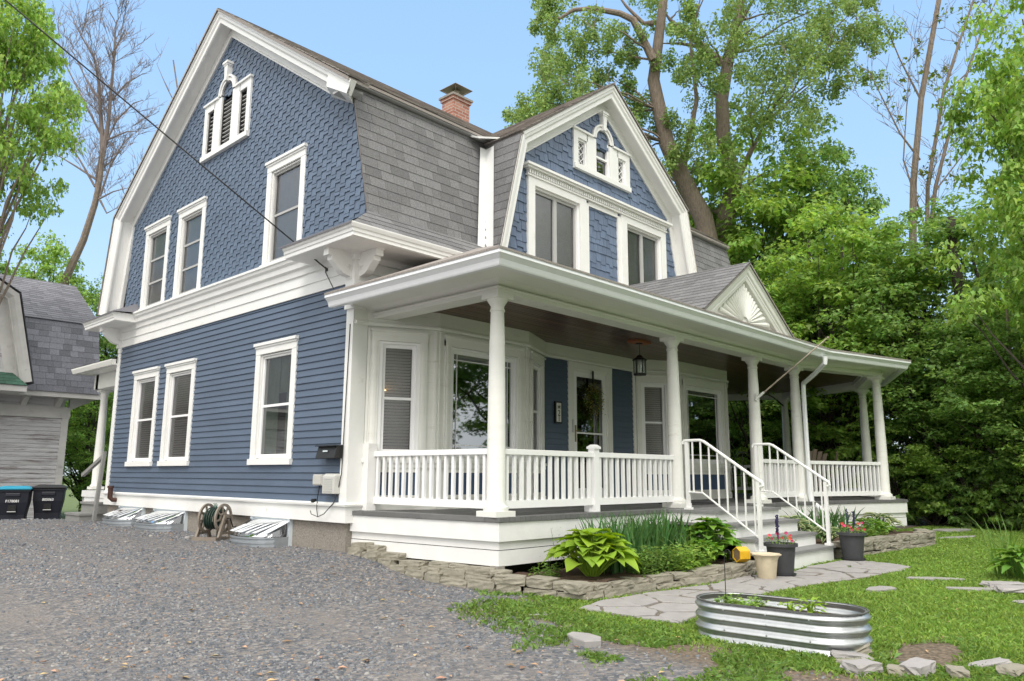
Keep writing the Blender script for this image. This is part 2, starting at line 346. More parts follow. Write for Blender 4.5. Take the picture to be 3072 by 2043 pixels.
b=MB(); b.sweep([(9.7,W,0),(0,W,0),(0,0,0),(9.75,0,0)],(0,0,1),[(3.755,-.03),(3.755,.035),(3.90,.035),(3.90,.05),(4.04,.05),(4.05,.075),(4.12,.085),(4.15,.12),(4.22,.13),(4.25,.16),(4.29,.17),(4.30,.19),(4.335,.19),(4.40,-.03)]); b.build('belt_cornice',WHITE,house)
# gable shingles
gp=[(0.05,4.33),(8.27,4.33),(8.22,4.655),(7.82,6.35),(4.01,8.98),(.20,6.36)]
pal_hole=(4.03-.8,4.03+.8,6.80,7.80)
def stag(i,k): return (0.,.035,.07,.035)[(i+2*k)%4] if True else 0
c=MB(TG); tiles(c,gp,.092,lambda k:.12,lambda i,k:(0.,.045)[(i+k)%2]+(.006 if (i*7+k*3)%5==0 else 0),.022,[h for h in holesU]+[(pal_hole[0]+.05,pal_hole[1]-.05,pal_hole[2],pal_hole[3])],jit=.004)
c.build('gable_shingles',BLUES,house)
bk=MB(TG)
def poly_back(poly,holes,T,name,m):
    us=sorted({min(p[0] for p in poly),max(p[0] for p in poly)}|{h[0] for h in holes}|{h[1] for h in holes})
    b=MB(T)
    for a,c_ in zip(us[:-1],us[1:]):
        if c_-a<1e-4: continue
        hs=sorted([h for h in holes if h[0]<=a+1e-6 and h[1]>=c_-1e-6],key=lambda h:h[2]); z=-10; cuts=[]
        for h in hs: cuts.append((z,h[2])); z=h[3]
        cuts.append((z,30))
        for z0,z1 in cuts:
            q=clip([(a,z0),(c_,z0),(c_,z1),(a,z1)],poly)
            if len(q)>2: b.ext(q,lambda p,r,t:(p,t,r),-.04,-.001)
    return b.build(name,m,house)
poly_back(gp,holesU+[(3.35,4.71,6.86,7.74),(3.8,4.26,7.74,7.95)],TG,'gable_sheathing',BLUES)
for a,b_ in low[:2]: window(TG,W-a,W-b_,1.419,3.204)
window(TG,W-2.434,W-1.302,1.419,3.204,gl=CLEAR,back='curtain')
for a,b_ in upw[:2]: window(TG,W-a,W-b_,4.335,6.077,rails=[.33,.64],sash=SASH)
window(TG,W-2.437,W-1.342,4.335,6.077,rails=[.52],sash=SASH)
# palladian windows
LOUV=mat('louver',(.02,.02,.022),.5)
def palladian(T,uc,z0,z1,louver):
    f=MB(T); P=.05
    f.box(uc-.84,uc+.84,-.03,P+.03,z0,z0+.09)
    for s in (-1,1):
        a,b=sorted((uc+s*.84,uc+s*.72)); f.box(a,b,-.03,P,z0+.09,z1)
        a,b=sorted((uc+s*.47,uc+s*.20)); f.box(a,b,-.03,P,z0+.09,z1)
        a,b=sorted((uc+s*.72,uc+s*.45)); f.box(a,b,-.03,P,z1-.13,z1)
        a,b=sorted((uc+s*.86,uc+s*.30)); f.box(a,b,-.03,P+.03,z1,z1+.035)
    n=18; Ro,Ri,zc=.305,.20,z1+.03
    ang=[PI*i/n for i in range(n+1)]
    for ro,ri_,d in ((Ro,Ri,P),(Ro,Ro-.035,P+.025),(Ri+.03,Ri,P+.012)):
        f.loft([[(uc+ri_*math.cos(t),-.03,zc+ri_*math.sin(t)),(uc+ro*math.cos(t),-.03,zc+ro*math.sin(t)),(uc+ro*math.cos(t),d,zc+ro*math.sin(t)),(uc+ri_*math.cos(t),d,zc+ri_*math.sin(t))] for t in ang])
    f.ext([(-.035,z1+.22),(.035,z1+.22),(.06,z1+.50),(-.06,z1+.50)],lambda p,q,t:(uc+p,t,q),-.01,P+.06)
    f.box(uc-.09,uc+.09,-.01,P+.085,z1+.53,z1+.57); f.box(uc-.075,uc+.075,-.01,P+.07,z1+.50,z1+.53)
    w_=f.build('arched_window',WHITE,house)
    s=MB(T); g=MB(T); l=MB(T); zt=z1+.18
    for a,b,top in ((uc-.70,uc-.47,z1-.13),(uc-.2,uc+.2,None),(uc+.47,uc+.70,z1-.13)):
        if top:
            g.add([(a,-.03,z0+.09),(b,-.03,z0+.09),(b,-.03,top),(a,-.03,top)],[(0,1,2,3)])
            for x0,x1,y0,y1 in ((a-.02,a+.025,z0+.09,top),(b-.025,b+.02,z0+.09,top),(a+.025,b-.025,z0+.09,z0+.12),(a+.025,b-.025,top-.03,top)): s.box(x0,x1,-.03,.02,y0,y1)
            if louver:
                z=z0+.14
                while z<top-.05: l.box(a+.02,b-.02,-.026,.01,z,z+.012); z+=.075
            else:
                for k in range(-3,8):
                    for sg in (-1,1):
                        q=clip([(a+.125+sg*(-.2),z0-.1+k*.12),(a+.125+sg*(-.2),z0-.088+k*.12),(a+.125+sg*.2,z0+.272+k*.12),(a+.125+sg*.2,z0+.26+k*.12)][::(1 if True else -1)] if sg<0 else [(a+.125-.2,z0-.1+k*.12),(a+.125+.2,z0+.26+k*.12),(a+.125+.2,z0+.272+k*.12),(a+.125-.2,z0-.088+k*.12)],[(a+.02,z0+.1),(b-.02,z0+.1),(b-.02,top-.02),(a+.02,top-.02)])
                        if sg<0: q=clip([(a+.125+.2,z0-.1+k*.12),(a+.125+.2,z0-.088+k*.12),(a+.125-.2,z0+.272+k*.12),(a+.125-.2,z0+.26+k*.12)],[(a+.02,z0+.1),(b-.02,z0+.1),(b-.02,top-.02),(a+.02,top-.02)])
                        if len(q)>2: l.ext(q,lambda p,r,t:(p,t,r),-.028,-.012+.002*sg)
        else:
            pts=[(a,-.03,z0+.09),(b,-.03,z0+.09)]+[(uc+.2*math.cos(t),-.03,zc+.2*math.sin(t)) for t in ang]
            g.add(pts,[tuple(range(len(pts)))])
            s.box(a-.02,a+.03,-.03,.02,z0+.09,zc); s.box(b-.03,b+.02,-.03,.02,z0+.09,zc); s.box(a+.03,b-.03,-.03,.02,z0+.09,z0+.13)
            if louver:
                z=z0+.14
                while z<z1-.1: l.box(a+.03,b-.03,-.026,.01,z,z+.012); z+=.075
                s.box(a+.03,b-.03,-.03,.0,z1-.10,z1-.08)
                for k in range(3): l.tube([(uc+.05*math.cos(t+k),-.02,zc+.08+.06*math.sin(t*1.3+k*2)) for t in [i*.5 for i in range(13)]],.006,4)
            else: s.box(a+.03,b-.03,-.03,.012,(z0+zc)/2+.03,(z0+zc)/2+.065)
    s.build('sash',LOUV if louver else VINYL,w_); g.build('pane',DARKG,w_); l.build('louvers' if louver else 'lattice',SASH if louver else VINYL,w_)
palladian(TG,4.03,6.77,7.82,True)
# rakes
RK=[(.22,0),(.315,0),(.315,.05),(.295,.06),(.29,.10),(.265,.13),(.262,.19),(.245,.20),(.22,.20)]
SF=[(-.02,.13),(.235,.13),(.235,.16),(-.02,.16)]; FRZ=[(-.02,.16),(.03,.16),(.03,.30),(.045,.31),(.045,.335),(-.02,.335)]
pr=[(0,8.51,4.48),(0,8.105,6.46),(0,4.01,9.31),(0,-.16,6.425)]
b=MB(); b.sweep(pr,(-1,0,0),RK); b.build('rake_fascia',WHITE,house); b=MB(); b.sweep(pr[:3]+[(0,.34,6.77)],(-1,0,0),SF); b.build('rake_soffit',WHITE,house); b=MB(); b.sweep(pr[:3]+[(0,.34,6.77)],(-1,0,0),FRZ); b.build('rake_frieze',WHITE,house)
b=MB(); b.loft([[(-.300,-.155,6.425),(-.300,.40,6.80),(-.300,.45,6.55),(-.300,-.05,6.27)],[(.0,.26,6.71),(.0,.70,6.99),(.0,.75,6.6),(.0,.205,6.31)]]); b.build('rake_end',WHITE,house)
# main roof: upper slopes, steep slopes
roof=MB(); sl_=(9.31-6.46)/(4.12)
roof.add([(-.0,4.01,9.33),(XE+.3,4.01,9.33),(XE+.3,.12,6.643),(-.0,.12,6.643),(-.0,.12,6.60),(XE+.3,.12,6.60),(-.0,4.01,9.28),(XE+.3,4.01,9.28)],[(0,1,2,3),(3,2,5,4),(0,3,4,6),(1,7,5,2)])
roof.add([(-.34,4.01,9.33),(0,4.01,9.33),(0,-.13,6.47),(-.34,-.13,6.47),(-.34,-.13,6.42),(0,-.13,6.42),(-.34,4.01,9.28),(0,4.01,9.28)],[(0,1,2,3),(3,2,5,4),(0,3,4,6),(1,7,5,2)])
roof.add([(-.34,4.01,9.33),(XE+.3,4.01,9.33),(XE+.3,8.13,6.47),(-.34,8.13,6.47),(-.34,8.13,6.42),(-.34,4.01,9.28)],[(0,3,2,1),(0,5,4,3)])
roof.add([(-.34,8.13,6.47),(XE+.3,8.13,6.47),(XE+.3,8.53,4.47),(-.34,8.53,4.47)],[(0,1,2,3)])
mr=roof.build('roof',ROOF2,house)
c=MB(T3((-.34,-.15,6.475),(1,0,0),Vector((0,-.57,.82)),Vector((0,4.16,2.85)).normalized())); tiles(c,[(.34,.33),(11.,.33),(11.,5.0),(.34,5.0)],.14,lambda k:random.uniform(.16,.4),None,.014,jit=.0); tiles(c,[(0,0),(.34,0),(.34,5.0),(0,5.0)],.14,lambda k:random.uniform(.16,.4),None,.014,jit=.0); c.build('upper_shingles',ROOF2,mr)
b=MB(); b.box(.0,XE+.3,.135,.3,6.585,6.60); b.box(-.285,-.001,.0,.3,6.38,6.41); b.build('eave_moulding',mat('grey_moulding',(.40,.40,.40),.6),mr)
vz=Vector((0,.41,1.73)); ln=vz.length; vz.normalize(); nz=Vector((0,-vz.z,vz.y))
c=MB(T3((-.03,-.24,4.64),(1,0,0),nz,vz)); tiles(c,[(0,0),(XE+.33,0),(XE+.33,ln+.24),(0,ln+.24)],.148,lambda k:random.uniform(.13,.36),None,.013,holes=[(2.75,7.0,-1,9)]); 
c.add([(-.0,-.004,0),(XE+.33,-.004,0),(XE+.33,-.004,ln+.25),(0,-.004,ln+.25)],[(0,1,2,3)]); c.build('steep_shingles',ROOF,mr)
fz=Vector((0,.38,.34)); lf=fz.length; fz.normalize(); nf=Vector((0,-fz.z,fz.y))
c=MB(T3((-.52,-.64,4.30),(1,0,0),nf,fz)); tiles(c,[(0,0),(2.9,0),(2.9,lf+.02),(.5,lf+.02)],.148,lambda k:random.uniform(.13,.36),None,.013); c.add([(0,-.003,0),(2.9,-.003,0),(2.9,-.003,lf+.02),(.5,-.003,lf+.02)],[(0,1,2,3)]); c.build('flared_eave_shingles',ROOF,mr)
b=MB(); b.tube([(-.035,-.25,4.63),(-.035,.17,6.42)],.008,4); b.build('drip_edge',METAL,mr)
b=MB(); b.add([(XE+.3,-.2,4.3),(XE+.3,.18,6.4),(XE+.3,W,6.4),(XE+.3,W,4.3)],[(0,1,2,3)]); b.build('far_gable',WHITE,house)
# boxed eave with returns, pent roofs
CR=[(4.15,-.46),(4.15,0),(4.19,.0),(4.20,.012),(4.235,.015),(4.25,.03),(4.29,.045),(4.305,.045),(4.305,-.46)]
for q_ in ([(-.50,.95,0),(-.50,-.62,0),(2.5,-.62,0)],[(1.5,8.64,0),(-.50,8.64,0),(-.50,7.05,0)]): b=MB(); b.sweep(q_,(0,0,1),CR); b.build('box_eave',WHITE,house)
b=MB(); b.box(-.5,2.4,-.60,.0,4.142,4.148); b.box(-.5,0,0,.93,4.142,4.148); b.build('soffit',WHITE,house); b=MB(); b.box(-.5,0,7.07,8.62,4.140,4.146); b.build('soffit',WHITE,house)
b=MB(); b.add([(-.56,-.66,4.305),(-.56,1.0,4.305),(.02,.65,4.62),(.02,-.2,4.66),(.02,1.02,4.33),(-.56,1.0,4.28),(-.56,-.66,4.28)],[(0,1,2,3),(1,4,2),(0,6,5,1)]); b.build('pent_roof',ROOFL,house)
b=MB(); b.add([(-.56,8.69,4.305),(-.56,7.0,4.305),(.02,7.35,4.60),(.02,8.5,4.64),(.02,6.98,4.34),(-.56,7.0,4.28),(-.56,8.69,4.28)],[(1,0,3,2),(1,2,4),(0,1,5,6)]); b.add([(-.56,8.69,4.305),(.02,8.5,4.64),(2,8.5,4.64),(2,8.69,4.3)],[(0,1,2,3)]); b.build('pent_roof',ROOFL,house)
def bracket(T,w=.11):
    pr_=[(0,.40),(.44,.40),(.44,.385),(.425,.38),(.425,.30),(.37,.30),(.36,.25)]+[(.34-.26*f,.25-.17*f-.05*math.sin(f*PI)) for f in (.2,.4,.6,.8,1)]+[(.06,.03),(0,0)]
    b.ext(pr_,lambda p,q,t:T((t,p,q)),-w/2,w/2)
    for s in (-1,1): b.tube([T((s*(w/2+.004),.10+.045*math.cos(t)*(1-t/14),.19+.045*math.sin(t)*(1-t/14))) for t in [i*.6 for i in range(20)]],.009,5)
for q_ in (T3((0,.06,3.745),(0,-1,0),(-1,0,0)),T3((.06,0,3.745),(1,0,0),(0,-1,0)),T3((0,W-.06,3.745),(0,-1,0),(-1,0,0))): b=MB(); bracket(q_); b.build('bracket',WHITE,house)
b=MB(); b.box(-.06,.14,-.06,.14,3.4,3.95); b.build('corner_block',WHITE,house); b=MB(); b.box(-.06,.14,W-.14,W+.06,3.76,3.95); b.build('corner_block',WHITE,house)
# chimney
bm_=bpy.data.materials.new('chimney_brick'); bm_.use_nodes=True; n_=bm_.node_tree.nodes; l_=bm_.node_tree.links.new
tcx=n_.new('ShaderNodeTexCoord'); mpx=n_.new('ShaderNodeMapping'); sx=n_.new('ShaderNodeSeparateXYZ'); cx_=n_.new('ShaderNodeCombineXYZ'); ad=n_.new('ShaderNodeMath'); bt=n_.new('ShaderNodeTexBrick')
l_(tcx.outputs['Object'],sx.inputs[0]); l_(sx.outputs[0],ad.inputs[0]); l_(sx.outputs[1],ad.inputs[1]); l_(ad.outputs[0],cx_.inputs[0]); l_(sx.outputs[2],cx_.inputs[1]); l_(cx_.outputs[0],bt.inputs['Vector'])
bt.inputs['Scale'].default_value=1; bt.inputs['Brick Width'].default_value=.21; bt.inputs['Row Height'].default_value=.075; bt.inputs['Mortar Size'].default_value=.008; bt.inputs['Color1'].default_value=(.30,.12,.085,1); bt.inputs['Color2'].default_value=(.42,.22,.16,1); bt.inputs['Mortar'].default_value=(.42,.38,.34,1); bt.inputs['Bias'].default_value=-.2
l_(bt.outputs[0],n_['Principled BSDF'].inputs[0]); n_['Principled BSDF'].inputs['Roughness'].default_value=.9
bp_=n_.new('ShaderNodeBump'); bp_.inputs['Distance'].default_value=.01; bp_.invert=True; l_(bt.outputs[1],bp_.inputs['Height']); l_(bp_.outputs[0],n_['Principled BSDF'].inputs['Normal'])
b=MB(); b.box(5.10,5.60,3.86,4.24,8.9,9.66); b.box(5.07,5.63,3.83,4.27,9.66,9.73); ch=b.build('chimney',bm_,mr)
b=MB(); b.box(5.04,5.66,3.80,4.30,9.73,9.78); b.box(5.22,5.48,3.93,4.17,9.78,9.88); b.build('chimney_crown',CONC,ch)
b=MB(); b.lathe([(.10,9.86),(.10,9.96)],(5.35,4.05,0),12); b.loft([[(5.35+s*x,4.05+t*x,z) for s,t in ((-1,-1),(1,-1),(1,1),(-1,1))] for x,z in ((.27,10.0),(.27,9.99),(.04,10.10))])
for s,t in ((-1,-1),(1,-1),(1,1),(-1,1)): b.tube([(5.35+.1*s,4.05+.1*t,9.88),(5.35+.24*s,4.05+.24*t,10.0)],.008,4)
b.build('chimney_cap',mat('cap_metal',(.30,.27,.22),.5,metal=.6),ch)
# ---------------- cross gable
CX_=4.98; YF=-.30
TF=T3((0,YF,0),(1,0,0),(0,-1,0))
gp2=[(CX_-2.64,4.5),(CX_+2.64,4.5),(CX_+2.20,6.36),(CX_,7.93),(CX_-2.20,6.36)]
wh=[(2.98,7.02,4.4,6.05)]; ph=[(CX_-.79,CX_+.79,6.56,7.22)]
c=MB(TF); tiles(c,gp2,.15,lambda k:random.uniform(.10,.155),lambda i,k:random.choice((0,.0,.05,.06)),.026,wh+[(CX_-.75,CX_+.75,6.56,7.2)],jit=.006); c.build('gable_shingles',BLUEF,house)
poly_back(gp2,[(3.13,4.27,4.62,5.90),(5.68,6.82,4.62,5.90),(CX_-.72,CX_+.72,6.62,7.12)],TF,'gable_sheathing',BLUEF)
c=MB(TF); tiles(c,[(4.56,4.55),(5.40,4.55),(5.40,5.93),(4.56,5.93)],.15,lambda k:random.uniform(.10,.15),lambda i,k:random.choice((0,.0,.05,.06)),.02,jit=.006); c.build('shingle_panel',BLUEF,house)
palladian(TF,CX_,6.52,7.24,False)
f=MB(TF); P_=.06
for a,b_ in ((2.96,3.12),(4.28,4.46),(5.50,5.68),(6.83,7.00)): f.box(a,b_,-.03,P_,4.5,6.02)
f.box(4.46,4.55,-.03,P_-.02,4.5,5.97); f.box(5.41,5.50,-.03,P_-.02,4.5,5.97); f.box(4.55,5.41,-.03,P_-.02,5.93,6.02)
for a,b_ in ((3.12,4.28),(5.68,6.83)): f.box(a,b_,-.03,P_,5.89,6.02); f.box(a,b_,-.03,P_-.01,4.5,4.62)
f.box(2.93,7.03,-.03,P_+.02,6.02,6.05); f.box(2.93,7.03,-.03,P_+.03,6.115,6.13); f.box(2.88,7.08,-.03,P_+.07,6.13,6.165); f.box(2.85,7.11,-.03,P_+.10,6.165,6.205); f.box(2.95,7.01,-.03,P_+.005,6.05,6.115)
x=2.95
while x<7.0: f.box(x,x+.03,P_+.005,P_+.035,6.055,6.11); x+=.058
wf=f.build('triple_window_frame',WHITE,house)
for a,b_ in ((3.12,4.28),(5.68,6.83)):
    g=MB(TF); 
    for q in ((a,a+.03),(b_-.03,b_)): g.box(q[0],q[1],-.12,.02,4.62,5.89)
    g.box(a+.03,b_-.03,-.12,.02,5.86,5.89); w_=g.build('window',VINYL,house); opening(w_,TF,a+.03,b_-.03,4.62,5.86,'slider',SCREEN,'blind',SASH)
pf=[(CX_-2.93,YF,4.50),(CX_-2.44,YF,6.53),(CX_,YF,8.28),(CX_+2.44,YF,6.53),(CX_+2.93,YF,4.50)]
b=MB(); b.sweep(pf,(0,-1,0),RK); b.build('rake_fascia',WHITE,house); b=MB(); b.sweep(pf,(0,-1,0),SF); b.build('rake_soffit',WHITE,house); b=MB(); b.sweep(pf,(0,-1,0),FRZ); b.build('rake_frieze',WHITE,house)
b=MB()
for s in (-1,1):
    x0,x1,x2=CX_,CX_+s*2.47,CX_+s*2.96
    b.add([(x0,YF-.34,8.31),(x1,YF-.34,6.545),(x1,3,6.545),(x0,3,8.31)],[(0,1,2,3)]); b.add([(x0,YF-.34,8.31),(x1,YF-.34,6.545),(x1,YF-.34,6.52),(x0,YF-.34,8.28)],[(0,1,2,3)])
    b.add([(x1-s*.03,YF-.33,6.53),(x2-s*.02,YF-.33,4.45),(x2-s*.02,1,4.45),(x1-s*.03,1,6.53)],[(0,1,2,3)])
    b.add([(x1,YF-.34,6.545),(x1,3,6.545),(x1-s*.04,3,6.49),(x1-s*.04,YF-.34,6.49)],[(0,1,2,3)])
cg=b.build('gable_roof',ROOF2,house)
vv=Vector((2.47,0,1.765)); lv=vv.length; vv.normalize()
c=MB(T3((CX_-2.50,YF-.35,6.53),(0,1,0),Vector((-vv.z,0,vv.x)),vv)); tiles(c,[(0,0),(3.2,0),(3.2,lv+.03),(0,lv+.03)],.14,lambda k:random.uniform(.16,.36),None,.013); c.build('upper_shingles',ROOF2,cg)
v2=Vector((.49,0,2.05)); l2=v2.length; v2.normalize()
c=MB(T3((CX_-2.95,YF-.31,4.48),(0,1,0),Vector((-v2.z,0,v2.x)),v2)); tiles(c,[(0,0),(.9,0),(.9,l2-.03),(0,l2-.03)],.148,lambda k:random.uniform(.14,.3),None,.012); c.build('side_shingles',ROOF,cg)
# valley flashing (white metal) between steep slope and cross gable side
b=MB(); 
def ym(z): return -.24+(z-4.64)*.41/1.73
def xs(z): return CX_-2.96+(z-4.45)*.49/2.09
zt,zb=6.44,4.5
b.loft([[(xs(z)-(.13+.02*(6.4-z)/2),ym(z)-.05,z),(xs(z)-.005,ym(z)-.06,z),(xs(z)-.022,ym(z)-.05-(.20+.0*(z-4.5)),z+.0)] for z in (zb,5.0,5.5,6.0,zt)],cap=False,closed=False)
b.loft([[(xs(6.45)-.36,ym(6.45)-.24,6.46),(xs(6.45)+.12,ym(6.45)-.26,6.60),(xs(6.45)+.05,ym(6.45)+.15,6.62),(xs(6.45)-.30,ym(6.45)+.1,6.62)],[(xs(6.45)-.36,ym(6.45)-.24,6.49),(xs(6.45)+.12,ym(6.45)-.26,6.63),(xs(6.45)+.05,ym(6.45)+.15,6.65),(xs(6.45)-.30,ym(6.45)+.1,6.65)]])
b.build('valley_flashing',FLASH,house)
# ================================================================ PORCH (part of the house)
CL=[(.38,0),(.40,-2.2),(6.65,-2.2),(8.35,-2.2),(10.75,-2.88),(12.95,-1.85),(13.9,.45),(12.95,2.6),(10.1,2.9)]
GL=[(.38,0),(.40,-2.2),(6.65,-2.2),(8.1,-2.2),(10.3,-2.78),(12.5,-1.75),(13.7,.45),(12.95,2.6),(10.1,2.9)]
def p3_(l,z=0): return [(x,y,z) for x,y in l]
ZB=3.30
b=MB(); b.sweep(p3_(CL,ZB),(0,0,1),[(0,-.12),(0,.12),(.045,.12),(.045,.10),(.17,.10),(.17,-.12)]); b.build('porch_beam',WHITE2,house)
b=MB(); b.sweep(p3_(GL,ZB),(0,0,1),[(.06,.06),(.10,.13),(.13,.22),(.14,.45),(.13,.70),(.17,.70),(.175,.06)]); b.sweep(p3_(CL,ZB),(0,0,1),[(.045,.101),(.045,.118),(.062,.14),(.075,.13),(.075,.101)]); b.build('porch_soffit',WHITE2,house)
b=MB(); b.sweep(p3_(GL,ZB),(0,0,1),[(.055,.702),(.055,.765),(.07,.775),(.12,.79),(.155,.825),(.165,.838),(.205,.838),(.205,.826),(.17,.815),(.08,.75),(.19,.702)]); b.build('gutter',mat('white_gutter',(.82,.84,.86),.35,var=.03,dirt=((.6,.58,.5),.66,4)),house)
# porch roof: hip rising to the house
def off(path,d):
    out=[]
    P=[Vector((x,y,0)) for x,y in path]
    for i in range(len(P)):
        t0=(P[i]-P[i-1]).normalized() if i else None; t1=(P[i+1]-P[i]).normalized() if i<len(P)-1 else None
        t0=t0 or t1; t1=t1 or t0; s0=Vector((t0.y,-t0.x,0)); s1=Vector((t1.y,-t1.x,0)); bi=(s0+s1).normalized(); q=P[i]+bi*(d/bi.dot(s0)); out.append((q.x,q.y))
    return out
eo=off(GL,.845); inn=[(1.9,0),(1.9,-.3),(6.65,-.3),(8.3,-.3),(10.2,.2),(10.6,.5),(10.7,.9),(10.5,1.4),(10.0,2)]
zin=[4.45,4.58,4.58,4.55,4.5,4.5,4.5,4.5,4.5]
b=MB(); b.loft([[(x,y,3.50) for x,y in eo],[(x,y,3.525) for x,y in eo],[(x,y,z) for (x,y),z in zip(inn,zin)]],cap=False,closed=False); b.build('porch_roof',ROOF2,house)
# brown board ceiling
cpoly=[(-0.02+0,.0)]+[]
ccw=[(.3,.1),(.3,-2.2),(6.65,-2.2),(8.6,-2.27),(10.9,-2.95),(12.95,-1.85),(13.9,.45),(12.95,2.6),(10.1,2.9)]
tt=lambda p:Vector((p[2],p[0],3.462-p[1]))
c=MB(lambda p:Vector((p[0],p[2],3.462-p[1])))
y=-3.0
while y<2.9:
    q=clip(ccw,[(0,y+.002),(14.5,y+.002),(14.5,y+.066),(0,y+.066)])
    if len(q)>2:
        n=len(q); j=random.uniform(0,.003); c.add([(p[0],.012+j,p[1]) for p in q]+[(p[0],0,p[1]) for p in q],[tuple(range(n))]+[(a,(a+1)%n,(a+1)%n+n,a+n) for a in range(n)])
    y+=.07
c.build('porch_ceiling',CEIL,house)
b=MB(); b.ext(ccw,lambda p,q,t:(p,q,t),3.466,3.475); b.build('ceiling_deck',CORE,house)
# deck and skirt
DK=[(.06,.02),(.27,-2.38),(6.9,-2.42),(8.7,-2.52),(11.02,-3.22),(13.25,-2.0),(14.2,.5),(13.1,2.9),(9.9,2.9)]
dk_cc=[DK[-1]]+[]
dpoly=list(DK)
c=MB(lambda p:Vector((p[0],p[2],.80+p[1])))
x=0.
while x<14.4:
    q=clip(dpoly,[(x+.002,-4),(x+.082,-4),(x+.082,3.5),(x+.002,3.5)])
    if len(q)>2: n=len(q); j=random.uniform(-.002,.002); c.add([(p[0],.05+j,p[1]) for p in q]+[(p[0],0,p[1]) for p in q],[tuple(range(n))]+[(a,(a+1)%n,(a+1)%n+n,a+n) for a in range(n)])
    x+=.085
c.build('porch_deck',DECK,house)
dkin=off(DK,-.02)
b=MB(); b.sweep(p3_(dkin[:-1]),(0,0,1),[(.60,-.03),(.60,0),(.795,0),(.795,-.03)]); 
b.sweep(p3_(off(DK,-.055)[:-1]),(0,0,1),[(.512,-.03),(.512,0),(.598,0),(.598,-.03)]); b.sweep(p3_(off(DK,-.05)[:-1]),(0,0,1),[(.345,-.03),(.345,0),(.503,0),(.503,-.03)]); b.build('porch_skirt',SKIRT,house)
b=MB(); b.ext(off(DK,-.3)[:-1],lambda p,q,t:(p,q,t),.0,.79); b.build('crawl_space',CORE,house)
b=MB(); b.box(.29,.40,-2.34,-2.23,.1,.35); b.build('corner_post',mat('weathered_wood',(.28,.26,.24),.8,var=.2,scale=10),house)
# columns
def column(x,y,name='column'):
    b=MB(); b.box(x-.15,x+.15,y-.15,y+.15,.85,.91); b.lathe([(.135,.91),(.14,.93),(.135,.955),(.115,.965),(.108,.98),(.102,1.0),(.102,1.6),(.096,2.2),(.086,2.8),(.076,3.09),(.076,3.10),(.086,3.11),(.086,3.125),(.077,3.135),(.077,3.17),(.10,3.205),(.118,3.235),(.118,3.245)],(x,y,0),28)
    b.box(x-.128,x+.128,y-.128,y+.128,3.245,3.30); return b.build(name,WHITE2,house,smooth=True)
for x,y in ((.40,-2.2),(4.08,-2.2),(6.65,-2.2),(8.35,-2.2),(10.75,-2.88),(12.95,-1.85),(13.9,.45)): column(x,y)
# railings
def railing(p,q,zt=1.58,zb=.93,post=False):
    p=Vector((p[0],p[1],0)); q=Vector((q[0],q[1],0)); d=(q-p); Lh=d.length; d.normalize(); n=Vector((d.y,-d.x,0)); T=T3(p,d,n)
    b=MB(T); b.box(0,Lh,-.035,.035,zt-.065,zt); r=b.build('porch_railing',VINYL,house,bevel=.006)
    b=MB(T); b.box(0,Lh,-.022,.022,zb,zb+.085); b.build('bottom_rail',VINYL,r)
    k=max(2,round(Lh/.125)); 
    for i in range(k):
        u=(i+.5)*Lh/k; b=MB(T); b.box(u-.0185,u+.0185,-.0185,.0185,zb+.085,zt-.065); b.build('baluster',VINYL,r)
railing((.33,-.12),(.39,-2.1)); railing((.5,-2.2),(2.10,-2.2)); railing((2.20,-2.2),(3.98,-2.2)); railing((6.75,-2.2),(8.25,-2.2)); railing((8.45,-2.23),(10.65,-2.85)); railing((10.85,-2.83),(12.85,-1.9)); railing((13.0,-1.75),(13.87,.35)); railing((13.85,.55),(13.0,2.5))
b=MB(); b.box(2.10,2.20,-2.25,-2.15,.85,1.62); b.box(2.085,2.215,-2.265,-2.135,1.62,1.65); b.loft([[(2.09,-2.26,1.65),(2.21,-2.26,1.65),(2.21,-2.14,1.65),(2.09,-2.14,1.65)],[(2.12,-2.23,1.675),(2.18,-2.23,1.675),(2.18,-2.17,1.675),(2.12,-2.17,1.675)]])
b.box(2.06,2.12,-2.19,-2.11,.85,.93); b.build('newel_post',VINYL,house)
b=MB(); b.box(.20,.34,-.14,-.03,.85,1.68); b.build('half_newel',WHITE,house)
